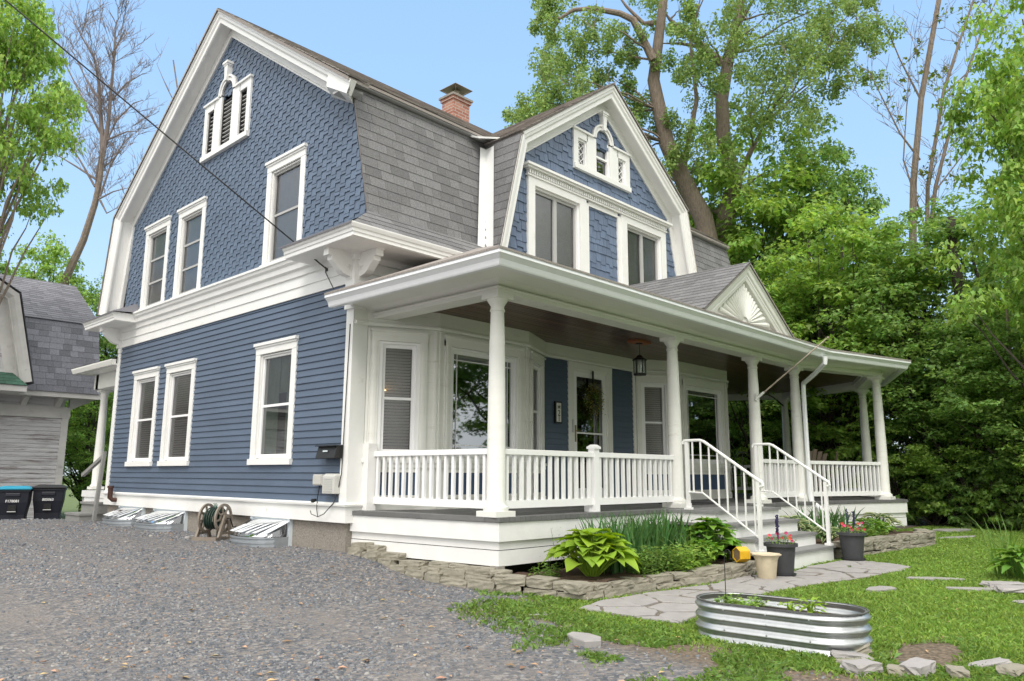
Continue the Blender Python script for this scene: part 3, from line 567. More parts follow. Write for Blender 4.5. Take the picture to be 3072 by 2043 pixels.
# front walls and bays
WP=[(.20,0),(1.08,-.42),(2.86,-.42),(3.73,0),(6.23,0),(7.10,-.48),(8.95,-.48),(9.80,0),(9.80,3)]
b=MB(); b.sweep(p3_([(.0,0)]+WP),(0,0,1),[(3.255,-.02),(3.255,.025),(3.28,.035),(3.45,.035),(3.45,-.02)]); b.sweep(p3_([(.0,0)]+WP),(0,0,1),[(3.205,-.02),(3.205,.05),(3.225,.065),(3.245,.065),(3.254,.03),(3.254,-.02)]); b.build('porch_frieze',WHITE2,house)
for i,(p,q) in enumerate(zip(WP[:-1],WP[1:])):
    P0=Vector((*p,0)); d=Vector((q[0]-p[0],q[1]-p[1],0)); Lh=d.length; d.normalize(); N=Vector((d.y,-d.x,0)); T=T3(P0,d,N)
    if i in (3,7): continue
    if i in (0,2,4,6): g0,g1=(Lh*.23,Lh*.69) if i in (0,4) else (Lh*.31,Lh*.77); kind='hung'; gl,bk_=SCREEN,'blind'
    else: g0,g1=.26,Lh-.27; kind='pic'; gl,bk_=BAYG,None
    zb,zt=1.56,2.985
    b=MB(T); 
    for a,c_ in ((0,g0-.05),(g1+.05,Lh)): b.box(a,c_,-.03,.0,.85,3.21)
    b.box(g0-.05,g1+.05,-.03,0,zt+.03,3.21); b.box(g0-.05,g1+.05,-.03,0,.85,zb-.03)
    cw=.10
    for a in (g0-.05-cw,g1+.05): b.box(a,a+cw,0,.03,1.48,3.10); b.box(a+.03,a+cw-.03,.03,.038,1.5,3.08)
    b.box(g0-.05-cw,g1+.05+cw,0,.034,3.02,3.14); b.box(g0-.07-cw,g1+.07+cw,0,.055,3.14,3.165)
    b.box(-.01,Lh+.01,0,.05,1.44,1.48); b.box(-.005,Lh+.005,0,.03,1.38,1.44); b.box(-.005,Lh+.005,0,.035,.85,.97)
    for a in (.02,Lh-.05): b.box(a,a+.03,0,.02,.97,1.38); b.box(a,a+.03,0,.018,1.48,3.2)
    b.box(g0-.09,g1+.09,0,.022,1.32,1.36); b.box(g0-.09,g1+.09,0,.022,.99,1.03); b.box(g0-.09,g0-.05,0,.022,1.03,1.32); b.box(g1+.05,g1+.09,0,.022,1.03,1.32)
    wl=b.build('bay_wall',WHITE2,house)
    b=MB(T); b.box(g0-.05,g1+.05,.0,.006,1.03,1.32); b.build('blue_panel',PANEL,wl)
    f=MB(T); f.box(g0-.05,g0,-.10,.015,zb-.03,zt+.03); f.box(g1,g1+.05,-.10,.015,zb-.03,zt+.03); f.box(g0,g1,-.10,.015,zt,zt+.03); f.box(g0,g1,-.10,.02,zb-.03,zb)
    w_=f.build('window',VINYL,house)
    opening(w_,T,g0,g1,zb,zt,kind if kind=='hung' else 'pic',gl,bk_,VINYL)
    if kind=='pic':
        mt=MB(T)
        for u in (g0+.12,g1-.12): mt.box(u-.006,u+.006,-.043,-.036,zb+.05,zt-.05)
        for z in (zb+.13,zt-.13): mt.box(g0+.045,g1-.045,-.0435,-.0355,z-.006,z+.006)
        mt.build('muntins',VINYL,w_)
        k=MB(T)
        k.box(g0+.05,g1-.05,-.118,-.105,zt-.36,zt-.05); k.build('valance',mat('valance',(.30,.36,.31),.8),w_)
        k=MB(T); k.box(g0+.5,g0+.62,-.2,-.13,zb,zt) if i==1 else k.box(g0+.05,g0+.10,-.2,-.13,zb,zt); k.build('curtain',mat('dim_curtain',(.10,.12,.11),.8),w_)
TW=T3((0,0,0),(1,0,0),(0,-1,0))
for u0_,u1_ in ((3.73,4.335),(5.565,6.23)):
    c=MB(TW); clap(c,u0_,u1_,.86,3.2,.093); c.build('porch_clapboards',BLUE,house); b=MB(TW); b.box(u0_-.02,u1_+.01,-.05,-.001,.85,3.2); b.build('sheathing',BLUE,house)
# door
b=MB(TW); b.box(4.33,4.46,-.1,.03,.85,3.1); b.box(5.46,5.57,-.1,.03,.85,3.1); b.box(4.33,5.57,-.1,.035,3.1,3.2); b.box(4.46,4.5,-.1,.01,.9,3.06); b.box(5.42,5.46,-.1,.01,.9,3.06); b.box(4.46,5.46,-.1,.012,3.05,3.1); b.box(4.46,5.46,-.1,.04,.85,.9)
dr=b.build('door',WHITE2,house)
b=MB(TW); b.box(4.5,4.59,-.04,-.005,.9,3.05); b.box(5.32,5.42,-.04,-.005,.9,3.05); b.box(4.59,5.32,-.04,-.005,2.965,3.05); b.box(4.59,5.32,-.04,-.005,.9,1.08); b.box(4.59,5.32,-.038,-.01,1.99,2.02); b.build('storm_door_frame',VINYL,dr)
b=MB(TW); b.add([(4.59,-.02,1.08),(5.32,-.02,1.08),(5.32,-.02,2.965),(4.59,-.02,2.965)],[(0,1,2,3)]); b.build('pane',DARKG,dr)
b=MB(TW); b.box(4.5,5.42,-.11,-.1,.9,3.05); b.build('inner_door',mat('inner_door',(.05,.06,.055),.4,var=.2,scale=3),dr)
b=MB(TW); b.box(4.53,4.56,-.005,.006,1.85,2.13); b.tube([(4.545,.006,2.03),(4.545,.03,2.035),(4.62,.035,2.035),(4.66,.03,2.045)],.007,6); b.build('handle',mat('brass',(.35,.28,.10),.35,metal=.9),dr)
b=MB(TW); b.box(4.415,4.445,.03,.05,2.0,2.22); b.build('intercom',mat('grey_plastic',(.55,.55,.54),.5),dr)
# steps
SX0,SX1=3.55,5.42
b=MB(); c=MB(); ys=[-3.10,-3.37,-3.62,-3.86]; zs=[.85,.688,.52,.352]
for y0,z in zip(ys,zs):
    zz=z if z!=.85 else .846
    c.box(SX0-.02,SX1+.02,y0-.02,-2.3,zz-.035,zz); b.box(SX0,SX1,y0+.01,-2.35,.05,zz-.037)
b.build('step_risers',SKIRT,house); c.build('step_treads',mat('grey_tread',(.22,.22,.22),.6,var=.12,scale=6,stretch=(.4,4,1)),house)
# stair railings (white iron)
IRON=mat('white_iron',(.80,.80,.79),.4,var=.04,dirt=((.3,.17,.09),.74,14))
for X,dy in ((3.62,0),(5.36,-.16)):
    Z1,Z0=1.765,1.215; y0,y1,y2=-2.66+dy,-2.86+dy,-3.66+dy
    b=MB(); b.tube([(X,y0+.05,Z1-.05),(X,y0+.06,Z1-.03),(X,y0+.03,Z1),(X,y0,Z1),(X,y1,Z1),(X,y1-.06,Z1-.02),(X,y2,Z0+.03),(X,y2-.05,Z0),(X,y2-.06,Z0-.04),(X,y2-.03,Z0-.06)],.02,8); r=b.build('stair_railing',IRON,house,smooth=True)
    b=MB(); b.tube([(X,y0,1.08),(X,y1-.02,1.07),(X,y2,.52)],.013,6); b.build('lower_rail',IRON,r)
    for yy,zb_,zt_ in ((y0,.85,Z1-.02),(y2,.352,Z0)):
        b=MB(); b.box(X-.022,X+.022,yy-.022,yy+.022,zb_,zt_); b.box(X-.045,X+.045,yy-.045,yy+.045,zb_,zb_+.03); b.build('post',IRON,r)
    n=8
    for i in range(n):
        f=(i+.7)/(n+.2); yy=y0+(y2-y0)*f
        g=lambda ya,a,bq:(a if yy>y1 else a+(bq-a)*((y1-yy)/(y1-y2)))
        b=MB(); b.box(X-.009,X+.009,yy-.009,yy+.009,g(yy,1.07,.52),g(yy,Z1,Z0)); b.build('baluster',IRON,r)
# downspout
b=MB(); b.tube([(7.75,-3.03,3.36),(7.75,-3.02,3.25),(8.0,-2.72,3.1),(8.27,-2.40,2.98),(8.30,-2.38,2.8),(8.30,-2.38,1.0),(8.30,-2.40,.86),(8.28,-2.60,.70),(8.28,-2.66,.35)],.042,8); b.build('downspout',mat('white_gutter',(.8,.8,.8)),house,smooth=True)
# pediment over the steps
PX=5.0; PY=-2.90
b=MB(); pp=[(PX-1.42,PY,3.53),(PX,PY,4.46),(PX+1.42,PY,3.53)]
b.sweep(pp,(0,-1,0),[(.03,0),(.13,0),(.13,.03),(.11,.045),(.10,.10),(.08,.12),(.08,.15),(.03,.15)]); b.sweep(pp,(0,-1,0),[(0,.15),(.075,.15),(.06,.20),(0,.21)])
b.ext([(PX-1.42,3.50),(PX+1.42,3.50),(PX,4.43)],lambda p,q,t:(p,t,q),PY+.02,PY); pd=b.build('pediment',WHITE2,house)
b=MB(); 
for i in range(21):
    t=PI*(i+.5)/21*.97+.03; dx,dz=math.cos(t),math.sin(t)
    # distance to inner triangle
    k=(4.46-.27-3.56)/ (dz+abs(dx)*.655) ; k=min(k*.98,1.0)
    p0=Vector((PX+dx*.10,0,3.56+dz*.10)); p1=Vector((PX+dx*k,0,3.56+dz*k)); nx=Vector((-dz,0,dx)); w0,w1=.006,.05*k/.6*.9
    b.loft([[tuple(q+nx*a+Vector((0,PY-o,0))) for a,o in ((-w_,0),(-w_*.6,.022),(0,.032),(w_*.6,.022),(w_,0))] for q,w_ in ((p0,w0),(p1,min(w1,.055)))])
b.build('sunburst',WHITE2,pd)
b=MB(); 
for s in (-1,1): b.add([(PX,PY-.15,4.48),(PX+s*1.45,PY-.15,3.53),(PX+s*1.45,-2.4,3.53),(PX,-.6,4.48)],[(0,1,2,3)]); b.add([(PX,PY-.15,4.48),(PX+s*1.45,PY-.15,3.53),(PX+s*1.45,PY-.15,3.50),(PX,PY-.15,4.45)],[(0,1,2,3)])
pr2=b.build('pediment_roof',ROOF2,house)
vp=Vector((1.45,0,.95)); lp=vp.length; vp.normalize()
c=MB(T3((PX-1.46,PY-.155,3.535),(0,1,0),Vector((-vp.z,0,vp.x)),vp)); tiles(c,[(0,0),(.6,0),(2.4,lp),(0,lp)],.13,lambda k:random.uniform(.16,.34),None,.012); c.build('pediment_shingles',ROOF,pr2)
# rear side porch
b=MB(); x,y=.42,9.9; z0=.95
b.box(x-.13,x+.13,y-.13,y+.13,z0,z0+.06); b.lathe([(.115,z0+.06),(.12,z0+.08),(.10,z0+.1),(.095,z0+.13),(.095,1.6),(.07,2.95),(.08,2.97),(.075,3.0),(.1,3.05)],(x,y,0),20); b.box(x-.12,x+.12,y-.12,y+.12,3.05,3.1); b.build('rear_porch_column',WHITE2,house,smooth=True)
b=MB(); b.box(.25,.55,W,10.0,3.1,3.5); b.box(-.05,.25,W,10.1,3.42,3.46); b.box(.25,3,9.85,10.1,3.1,3.5); b.build('rear_porch_beam',WHITE2,house)
b=MB(); b.sweep([(3,10.35,3.45),(-.12,10.35,3.45),(-.12,W,3.45)],(0,0,1),[(-.02,-.06),(-.02,0),(.06,.03),(.09,.03),(.09,-.06)]); b.build('rear_gutter',WHITE2,house)
b=MB(); b.add([(-.15,10.4,3.55),(-.15,W,3.55),(2,W,4.3),(3,9,4.3),(3,10.4,3.55)],[(0,1,2,3),(0,3,4)]); b.build('rear_porch_roof',ROOF2,house)
b=MB(); b.box(.2,3,W+.05,10.05,.80,.93); b.box(.22,.30,W+.05,10.0,.1,.8); b.box(.22,.30,9.95,10.02,-.3,.8); b.build('rear_deck',SKIRT,house)
b=MB(); b.box(-.28,.2,8.55,9.35,-.1,.47); b.box(-.30,.2,8.53,9.37,.47,.51); b.box(-.02,.22,8.5,9.3,.5,.68); b.box(-.05,.22,8.48,9.32,.68,.72); b.build('rear_steps',mat('grey_step',(.24,.24,.23),.7,var=.1),house)
b=MB(); b.add([(-.13,8.25,.38),(-.13,8.33,.38),(-.05,8.33,1.72),(-.05,8.25,1.72),(-.07,8.25,.38),(-.07,8.33,.38),(.01,8.33,1.72),(.01,8.25,1.72)],[(0,1,2,3),(4,7,6,5),(0,3,7,4),(1,5,6,2),(3,2,6,7)]); b.tube([(-.03,8.3,1.62),(-.10,9.15,1.25)],.045,4); b.build('rear_stair_rail',mat('grey_step',(0,0,0)),house)
c=MB(T3((2.2,W+.3,0),(-1,0,0),(0,1,0))); b=MB(); b.add([(.12,W+.01,3.8),(2.3,W+.01,3.8),(1.2,W+1.4,3.9),(.15,W+1.2,3.55)],[(0,1,2,3)]) ; 
BX,BY=.463,-.030
# lit lamps seen through the bay windows
b=MB(); 
for i in range(5): b.sphere((BX+.05*math.cos(i*1.26),BY+.02*math.sin(i*1.26),2.38+.012*(i%2)),.011,8,6)
b.build('chandelier_bulbs',emis('warm_bulb',(1,.62,.25),7),house)
b=MB(); b.loft([[(7.62+r_*math.cos(2*PI*i/16),-.18+r_*math.sin(2*PI*i/16),z) for i in range(16)] for r_,z in ((.02,2.12),(.10,2.15),(.15,2.22),(.16,2.26))]); b.build('ceiling_bowl_lamp',emis('warm_bowl',(1,.72,.38),1.6),house)
# ================================================================ GROUND
def sstep(a,b,x): t=np.clip((x-a)/(b-a),0,1); return t*t*(3-2*t)
_ng=rng.random((64,64))
def vnoise(x,y,s):
    x=np.asarray(x)*s+100; y=np.asarray(y)*s+100; xi=np.floor(x).astype(int); yi=np.floor(y).astype(int); fx=x-xi; fy=y-yi; fx=fx*fx*(3-2*fx); fy=fy*fy*(3-2*fy)
    g=lambda a,b:_ng[a%64,b%64]
    return (g(xi,yi)*(1-fx)+g(xi+1,yi)*fx)*(1-fy)+(g(xi,yi+1)*(1-fx)+g(xi+1,yi+1)*fx)*fy
LB=np.array([(-2.2,.3),(-2.9,-.5),(-3.4,-.7),(-3.9,-.95),(-4.6,-1.25),(-5.2,-1.35),(-6,-1.3),(-9,-1.2),(-30,-1.2)])
def xb(y): return np.interp(-np.asarray(y),-LB[:,0],LB[:,1])
PATHP=[(.02,-3.62),(.10,-4.62),(.35,-4.58),(1.2,-4.42),(2.1,-4.52),(3.0,-4.62),(3.9,-4.80),(4.8,-4.93),(5.3,-4.88),(5.55,-4.55),(5.5,-4.0),(3.55,-3.9),(3.5,-3.75),(2.2,-3.8),(1.2,-3.58),(.45,-3.5)]
def inpoly(x,y,P):
    x=np.asarray(x);y=np.asarray(y); c=np.zeros(x.shape,bool); n=len(P)
    for i in range(n):
        (x1,y1),(x2,y2)=P[i],P[(i+1)%n]
        if y1==y2: continue
        k=((y1>y)!=(y2>y))&(x<(x2-x1)*(y-y1)/(y2-y1)+x1); c^=k
    return c
def dirt_(x,y):   # bare patches in the lawn
    d=np.exp(-(((x-.45)/.6)**2+((y+6.42)/.33)**2)*1.2)+.6*np.exp(-(((x-2.35)/.4)**2+((y+6.9)/.35)**2)*1.3)+.6*np.exp(-(((x+.95)/.5)**2+((y+5.3)/.5)**2))
    return d*(.35+1.3*vnoise(x,y,3.3))
def lawn(x,y):
    d=x-xb(y)+1.1*(vnoise(x,y,1.3)-.5)+.9*(vnoise(x,y,4.1)-.5)
    l=sstep(-.1,1.9,d); l=l*(1-np.clip(1.5*dirt_(x,y),0,1)); l=np.where(y>-2.6,0,l); l=np.where((x<10)&(y>-2.9),0,l); l=np.maximum(l,0); return l
def grid(xs,ys):
    X,Y=np.meshgrid(xs,ys,indexing='ij'); return X,Y
xs=np.concatenate([np.array([-400,-200,-100,-60,-40,-28,-20,-15]),np.arange(-12,16,.16),np.array([17,19,22,26,32,40,60,100,200,400])])
ys=np.concatenate([np.array([-400,-200,-100,-60,-40,-28,-20,-15]),np.arange(-12,20,.16),np.array([22,26,32,40,60,100,200,400])])
X,Y=grid(xs,ys); Z=gha(X,Y); far=np.maximum(abs(X),abs(Y)); Z=Z+.018*(vnoise(X,Y,1.1)-.5)*(far<22)+.03*(vnoise(X,Y,.4)-.5)*(far<22)
nx_,ny_=X.shape; V=np.stack([X,Y,Z],-1).reshape(-1,3); idx=np.arange(nx_*ny_).reshape(nx_,ny_)
F=np.stack([idx[:-1,:-1],idx[1:,:-1],idx[1:,1:],idx[:-1,1:]],-1).reshape(-1,4)
me=bpy.data.meshes.new('ground'); me.from_pydata(V.tolist(),[],F.tolist()); me.polygons.foreach_set('use_smooth',[True]*len(F))
at_=me.attributes.new('lawn','FLOAT','POINT'); Lw=lawn(X,Y); Lw=np.maximum(Lw,.27*sstep(.1,.7,X-xb(Y))*(Y<-2.3)); Lw=np.where(far>16,.8*(X>xb(Y)),Lw); at_.data.foreach_set('value',Lw.ravel().astype(np.float32))
gm=bpy.data.materials.new('ground'); gm.use_nodes=True; n_=gm.node_tree.nodes; l_=gm.node_tree.links.new; pb=n_['Principled BSDF']; pb.inputs['Roughness'].default_value=.95
tcg=n_.new('ShaderNodeTexCoord'); at2=n_.new('ShaderNodeAttribute'); at2.attribute_name='lawn'
vo=n_.new('ShaderNodeTexVoronoi'); vo.inputs['Scale'].default_value=34; l_(tcg.outputs['Object'],vo.inputs['Vector']); 
vr=n_.new('ShaderNodeValToRGB'); els=vr.color_ramp.elements; els[0].color=(.065,.073,.085,1); els[1].position=1; els[1].color=(.28,.27,.265,1); e=els.new(.45); e.color=(.14,.14,.15,1); e=els.new(.8); e.color=(.20,.175,.155,1)
sr=n_.new('ShaderNodeSeparateColor'); l_(vo.outputs['Color'],sr.inputs[0]); l_(sr.outputs[0],vr.inputs[0])
ns=n_.new('ShaderNodeTexNoise'); ns.inputs['Scale'].default_value=1.3; ns.inputs['Detail'].default_value=7; ns.inputs['Roughness'].default_value=.7; l_(tcg.outputs['Object'],ns.inputs['Vector'])
rr=n_.new('ShaderNodeMapRange'); rr.inputs[1].default_value=.53; rr.inputs[2].default_value=.68; rr.inputs[4].default_value=.75; l_(ns.outputs[0],rr.inputs[0])
m1=n_.new('ShaderNodeMix'); m1.data_type='RGBA'; l_(rr.outputs[0],m1.inputs[0]); l_(vr.outputs[0],m1.inputs[6]); m1.inputs[7].default_value=(.185,.168,.158,1)
n2=n_.new('ShaderNodeTexNoise'); n2.inputs['Scale'].default_value=30; n2.inputs['Detail'].default_value=5; l_(tcg.outputs['Object'],n2.inputs['Vector'])
sl2=n_.new('ShaderNodeValToRGB'); sl2.color_ramp.elements[0].position=.3; sl2.color_ramp.elements[0].color=(.06,.045,.03,1); sl2.color_ramp.elements[1].position=.7; sl2.color_ramp.elements[1].color=(.22,.17,.12,1); l_(n2.outputs[0],sl2.inputs[0])
gr=n_.new('ShaderNodeValToRGB'); gr.color_ramp.elements[0].position=.3; gr.color_ramp.elements[0].color=(.06,.11,.025,1); gr.color_ramp.elements[1].position=.7; gr.color_ramp.elements[1].color=(.13,.22,.045,1); l_(n2.outputs[0],gr.inputs[0])
r1_=n_.new('ShaderNodeMapRange'); r1_.inputs[1].default_value=.02; r1_.inputs[2].default_value=.25; l_(at2.outputs['Fac'],r1_.inputs[0])
r2_=n_.new('ShaderNodeMapRange'); r2_.inputs[1].default_value=.45; r2_.inputs[2].default_value=.95; l_(at2.outputs['Fac'],r2_.inputs[0])
m2=n_.new('ShaderNodeMix'); m2.data_type='RGBA'; l_(r1_.outputs[0],m2.inputs[0]); l_(m1.outputs[2],m2.inputs[6]); l_(sl2.outputs[0],m2.inputs[7])
m3=n_.new('ShaderNodeMix'); m3.data_type='RGBA'; l_(r2_.outputs[0],m3.inputs[0]); l_(m2.outputs[2],m3.inputs[6]); l_(gr.outputs[0],m3.inputs[7]); l_(m3.outputs[2],pb.inputs[0])
bpn=n_.new('ShaderNodeBump'); bpn.inputs['Distance'].default_value=.02; bpn.inputs['Strength'].default_value=.8; l_(vo.outputs['Distance'],bpn.inputs['Height']); l_(bpn.outputs[0],pb.inputs['Normal'])

TRK=lambda x,y:np.exp(-((x+2.1+.12*np.sin(y*.7))/.30)**2)+np.exp(-((x+3.7+.12*np.sin(y*.7))/.30)**2)
a3=me.attributes.new('track','FLOAT','POINT'); a3.data.foreach_set('value',TRK(X,Y).ravel().astype(np.float32))
at3=n_.new('ShaderNodeAttribute'); at3.attribute_name='track'; mm_=n_.new('ShaderNodeMath'); mm_.operation='MULTIPLY_ADD'; mm_.use_clamp=True; mm_.inputs[1].default_value=.3; l_(at3.outputs['Fac'],mm_.inputs[0]); l_(rr.outputs[0],mm_.inputs[2]); l_(mm_.outputs[0],m1.inputs[0])
me.materials.append(gm); go=bpy.data.objects.new('ground',me); COL.objects.link(go); tag(go,'grey gravel driveway running into lawn around the blue house','ground',kind='structure')
def gz(x,y):
    x=np.asarray(x,float);y=np.asarray(y,float); return gha(x,y)+.018*(vnoise(x,y,1.1)-.5)+.03*(vnoise(x,y,.4)-.5)
def gzf(x,y): return float(gz(x,y))
# scatter helpers: points with density falling with distance from the camera position
def scatter(n,x0,x1,y0,y1,pw=1.,cut=None):
    # sample in polar coords around the camera: more per area nearby, restricted to the box
    out=[]; tot=0
    while tot<n:
        r=(1.9+ (rng.random(n*3)**pw)*20); a=rng.random(n*3)*R(100)+R(43.355-50); x=CPOS.x+r*np.cos(a); y=CPOS.y+r*np.sin(a)
        k=(x>x0)&(x<x1)&(y>y0)&(y<y1); x,y=x[k],y[k]; out.append(np.stack([x,y],-1)); tot+=len(x)
    return np.concatenate(out)[:n]
HOUSEP=[(0,0),(.05,-2.45),(.05,-2.6),(.35,-2.8),(.42,-3.4),(1.2,-3.55),(3.5,-3.7),(3.5,-3.9),(5.45,-3.9),(5.8,-4.0),(8.7,-4.2),(11.5,-3.3),(14.5,0),(13,3),(10,9),(0,8)]
# gravel chips
P=scatter(120000,-9,3,-8.2,11,1.35); x,y=P[:,0],P[:,1]; k=~inpoly(x,y,HOUSEP)&(rng.random(len(x))>np.clip(lawn(x,y)*1.6+.02,0,.98))&~inpoly(x,y,PATHP)&(x<xb(y)+1.4)
gp_=vnoise(x,y,.8)*.6+vnoise(x,y,2.3)*.4; k&=(rng.random(len(x))<np.clip((.60-gp_)*6+.4,.12,1)*(1-.55*np.clip(TRK(x,y)*(.4+vnoise(x,y,2.)),0,1))); x,y=x[k],y[k]; n=len(x)
d=np.hypot(x-CPOS.x,y-CPOS.y); s=(.0045+.0095*rng.random(n)**2.2)*(1+.05*d)
ang=rng.random(n)*2*PI; base=np.array([(1,0,0),(.3,.8,0),(-.8,.5,0),(-.7,-.5,0),(.4,-.7,0)])
tops=[]
z=gz(x,y)
def chip(jit):
    pts=np.repeat(base[None],n,0)*(1+.45*(rng.random((n,5,1))-.5)); pts[:,:,1]*=.75
    c,s_=np.cos(ang)[:,None],np.sin(ang)[:,None]; X_=pts[:,:,0]*c-pts[:,:,1]*s_; Y_=pts[:,:,0]*s_+pts[:,:,1]*c
    return X_,Y_
X_,Y_=chip(0); tl=(rng.random((n,2))-.5)*.9; hh=(.25+.5*rng.random(n))[:,None]
top=np.stack([x[:,None]+X_*s[:,None],y[:,None]+Y_*s[:,None],z[:,None]+(hh+X_*tl[:,:1]+Y_*tl[:,1:])*s[:,None]],-1)
bot=np.stack([x[:,None]+X_*1.15*s[:,None],y[:,None]+Y_*1.15*s[:,None],z[:,None]-.004+0*X_],-1)
def prism5(name,top,bot,mat_):
    n=len(top); V=np.concatenate([top,bot],1).reshape(-1,3).astype(np.float32); b=(np.arange(n)*10)[:,None]
    ft=b+np.arange(5)[None]; sides=np.stack([np.stack([b[:,0]+i,b[:,0]+5+i,b[:,0]+5+(i+1)%5,b[:,0]+(i+1)%5],-1) for i in range(5)],1).reshape(-1,4)
    li=np.concatenate([ft.ravel(),sides.ravel()]).astype(np.int32); lt=np.concatenate([np.full(n,5),np.full(n*5,4)]).astype(np.int32); ls=np.concatenate([[0],np.cumsum(lt)[:-1]]).astype(np.int32)
    me=bpy.data.meshes.new(name); me.vertices.add(len(V)); me.vertices.foreach_set('co',V.ravel()); me.loops.add(len(li)); me.loops.foreach_set('vertex_index',li); me.polygons.add(len(lt)); me.polygons.foreach_set('loop_start',ls); me.polygons.foreach_set('loop_total',lt)
    me.materials.append(mat_); me.update(calc_edges=True); o=bpy.data.objects.new(name,me); COL.objects.link(o); return o
gmt=bpy.data.materials.new('gravel_chips'); gmt.use_nodes=True; n_=gmt.node_tree.nodes; l_=gmt.node_tree.links.new
g_=n_.new('ShaderNodeNewGeometry'); vr=n_.new('ShaderNodeValToRGB'); els=vr.color_ramp.elements
els[0].color=(.08,.09,.105,1); els[1].position=1; els[1].color=(.27,.20,.15,1)
for p_,c_ in ((.3,(.115,.13,.152)),(.6,(.165,.178,.20)),(.86,(.23,.23,.235)),(.94,(.34,.33,.31)),(.965,(.25,.17,.12))): e=els.new(p_); e.color=(*c_,1)
l_(g_.outputs['Random Per Island'],vr.inputs[0]); l_(vr.outputs[0],n_['Principled BSDF'].inputs[0]); n_['Principled BSDF'].inputs['Roughness'].default_value=.8
tag(prism5('gravel',top,bot,gmt),'loose grey stone chips covering the driveway','gravel',kind='stuff')
# dry leaves on the gravel and dirt
P=scatter(1600,-8,3,-8.2,8,1.2); x,y=P[:,0],P[:,1]; k=~inpoly(x,y,HOUSEP); x,y=x[k],y[k]; n=len(x); z=gz(x,y)+.012; ang=rng.random(n)*2*PI; s=.012+.03*rng.random(n)**2.5
q=np.array([(-1,0,0),(-.2,.45,.15),(1,.1,0),(.1,-.4,.25)]); c,s_=np.cos(ang)[:,None],np.sin(ang)[:,None]
V=np.stack([x[:,None]+(q[:,0]*c-q[:,1]*s_)*s[:,None],y[:,None]+(q[:,0]*s_+q[:,1]*c)*s[:,None],z[:,None]+q[None,:,2]*s[:,None]],-1)
tag(fast('fallen_leaves',V,4,mat('dry_leaf',(.42,.27,.15),.8,island=.5,hue=.03)),'dry brown leaves and bark scraps scattered over the driveway','leaves',kind='stuff')
# grass
def blades(n,xy,h,wd,name,mat_,lab,bend=.5):
    x,y=xy[:,0],xy[:,1]; n=len(x); z=gz(x,y)-.005; a=rng.random(n)*2*PI; ln=rng.random(n)*bend+.1; b=rng.random(n)*2*PI; hh=h*(.45+.75*rng.random(n)); d=np.hypot(x-CPOS.x,y-CPOS.y); w_=wd*(1+.12*np.clip(d-3,0,20))
    dx,dy=np.cos(a)*w_,np.sin(a)*w_; bx,by=np.cos(b)*ln*hh,np.sin(b)*ln*hh
    V=np.stack([np.stack([x-dx,y-dy,z],-1),np.stack([x+dx,y+dy,z],-1),np.stack([x+dx*.7+bx*.35,y+dy*.7+by*.35,z+hh*.6],-1),np.stack([x+bx,y+by,z+hh*(1-.3*ln)],-1)],1)
    return tag(fast(name,V,4,mat_),lab,'grass',kind='stuff')
P=scatter(420000,-1.9,18,-11,-2.3,1.25); x,y=P[:,0],P[:,1]; l0=lawn(x,y)
k=(rng.random(len(x))<np.clip(l0*1.25,0,1)**1.1)&~inpoly(x,y,HOUSEP)&(~inpoly(x,y,PATHP)|(rng.random(len(x))<.004)); P=P[k]
blades(0,P,.045,.0030,'lawn_grass',GRASS,'short green grass of the front lawn beyond the flagstone path',.9)
# coarse weeds at the drive edge
P=scatter(60000,-1.9,1.2,-8,-2.2,1.0); x,y=P[:,0],P[:,1]; k=(vnoise(x,y,3.1)+.25*vnoise(x,y,9.)>.62)&(lawn(x,y)<.75)&(x>xb(y)-.45)&(rng.random(len(x))<np.clip((x-xb(y)+.5)*1.2,0,1))&~inpoly(x,y,HOUSEP)&~inpoly(x,y,PATHP)&(dirt_(x,y)<.6); 
blades(0,P[k],.05,.0045,'weed_patches',WEED,'patchy weeds and coarse grass between the driveway and the lawn',1.3)

# ================================================================ STONES, PATH, BEDS
def stone_mb(b,c,sx,sy,sz,rz=0,seed=0,tilt=0,rough=.10):
    r=random.Random(seed); n=4; pts=[]; idx={}
    cs,sn=math.cos(rz),math.sin(rz); fs=[]
    def P_(i,j,k):
        key=(i,j,k)
        if key in idx: return idx[key]
        u,v,w_=[(t/n*2-1) for t in key]; ex=max(abs(u),abs(v))
        l=1-.05*(abs(u*v))-.03*abs(w_)*ex
        x=u*l*sx/2*(1+r.uniform(-rough,rough)*.6); y=v*l*sy/2*(1+r.uniform(-rough,rough)*.6); z=w_*sz/2*(1-.05*ex*ex)*(1+r.uniform(-rough,rough)*.35)+tilt*x
        idx[key]=len(pts); pts.append((c[0]+x*cs-y*sn,c[1]+x*sn+y*cs,c[2]+z)); return idx[key]
    for a in range(n):
        for b2 in range(n):
            for side in (0,n):
                fs.append([P_(a,b2,side),P_(a+1,b2,side),P_(a+1,b2+1,side),P_(a,b2+1,side)]); fs.append([P_(a,side,b2),P_(a+1,side,b2),P_(a+1,side,b2+1),P_(a,side,b2+1)]); fs.append([P_(side,a,b2),P_(side,a+1,b2),P_(side,a+1,b2+1),P_(side,a,b2+1)])
    b.add(pts,fs)
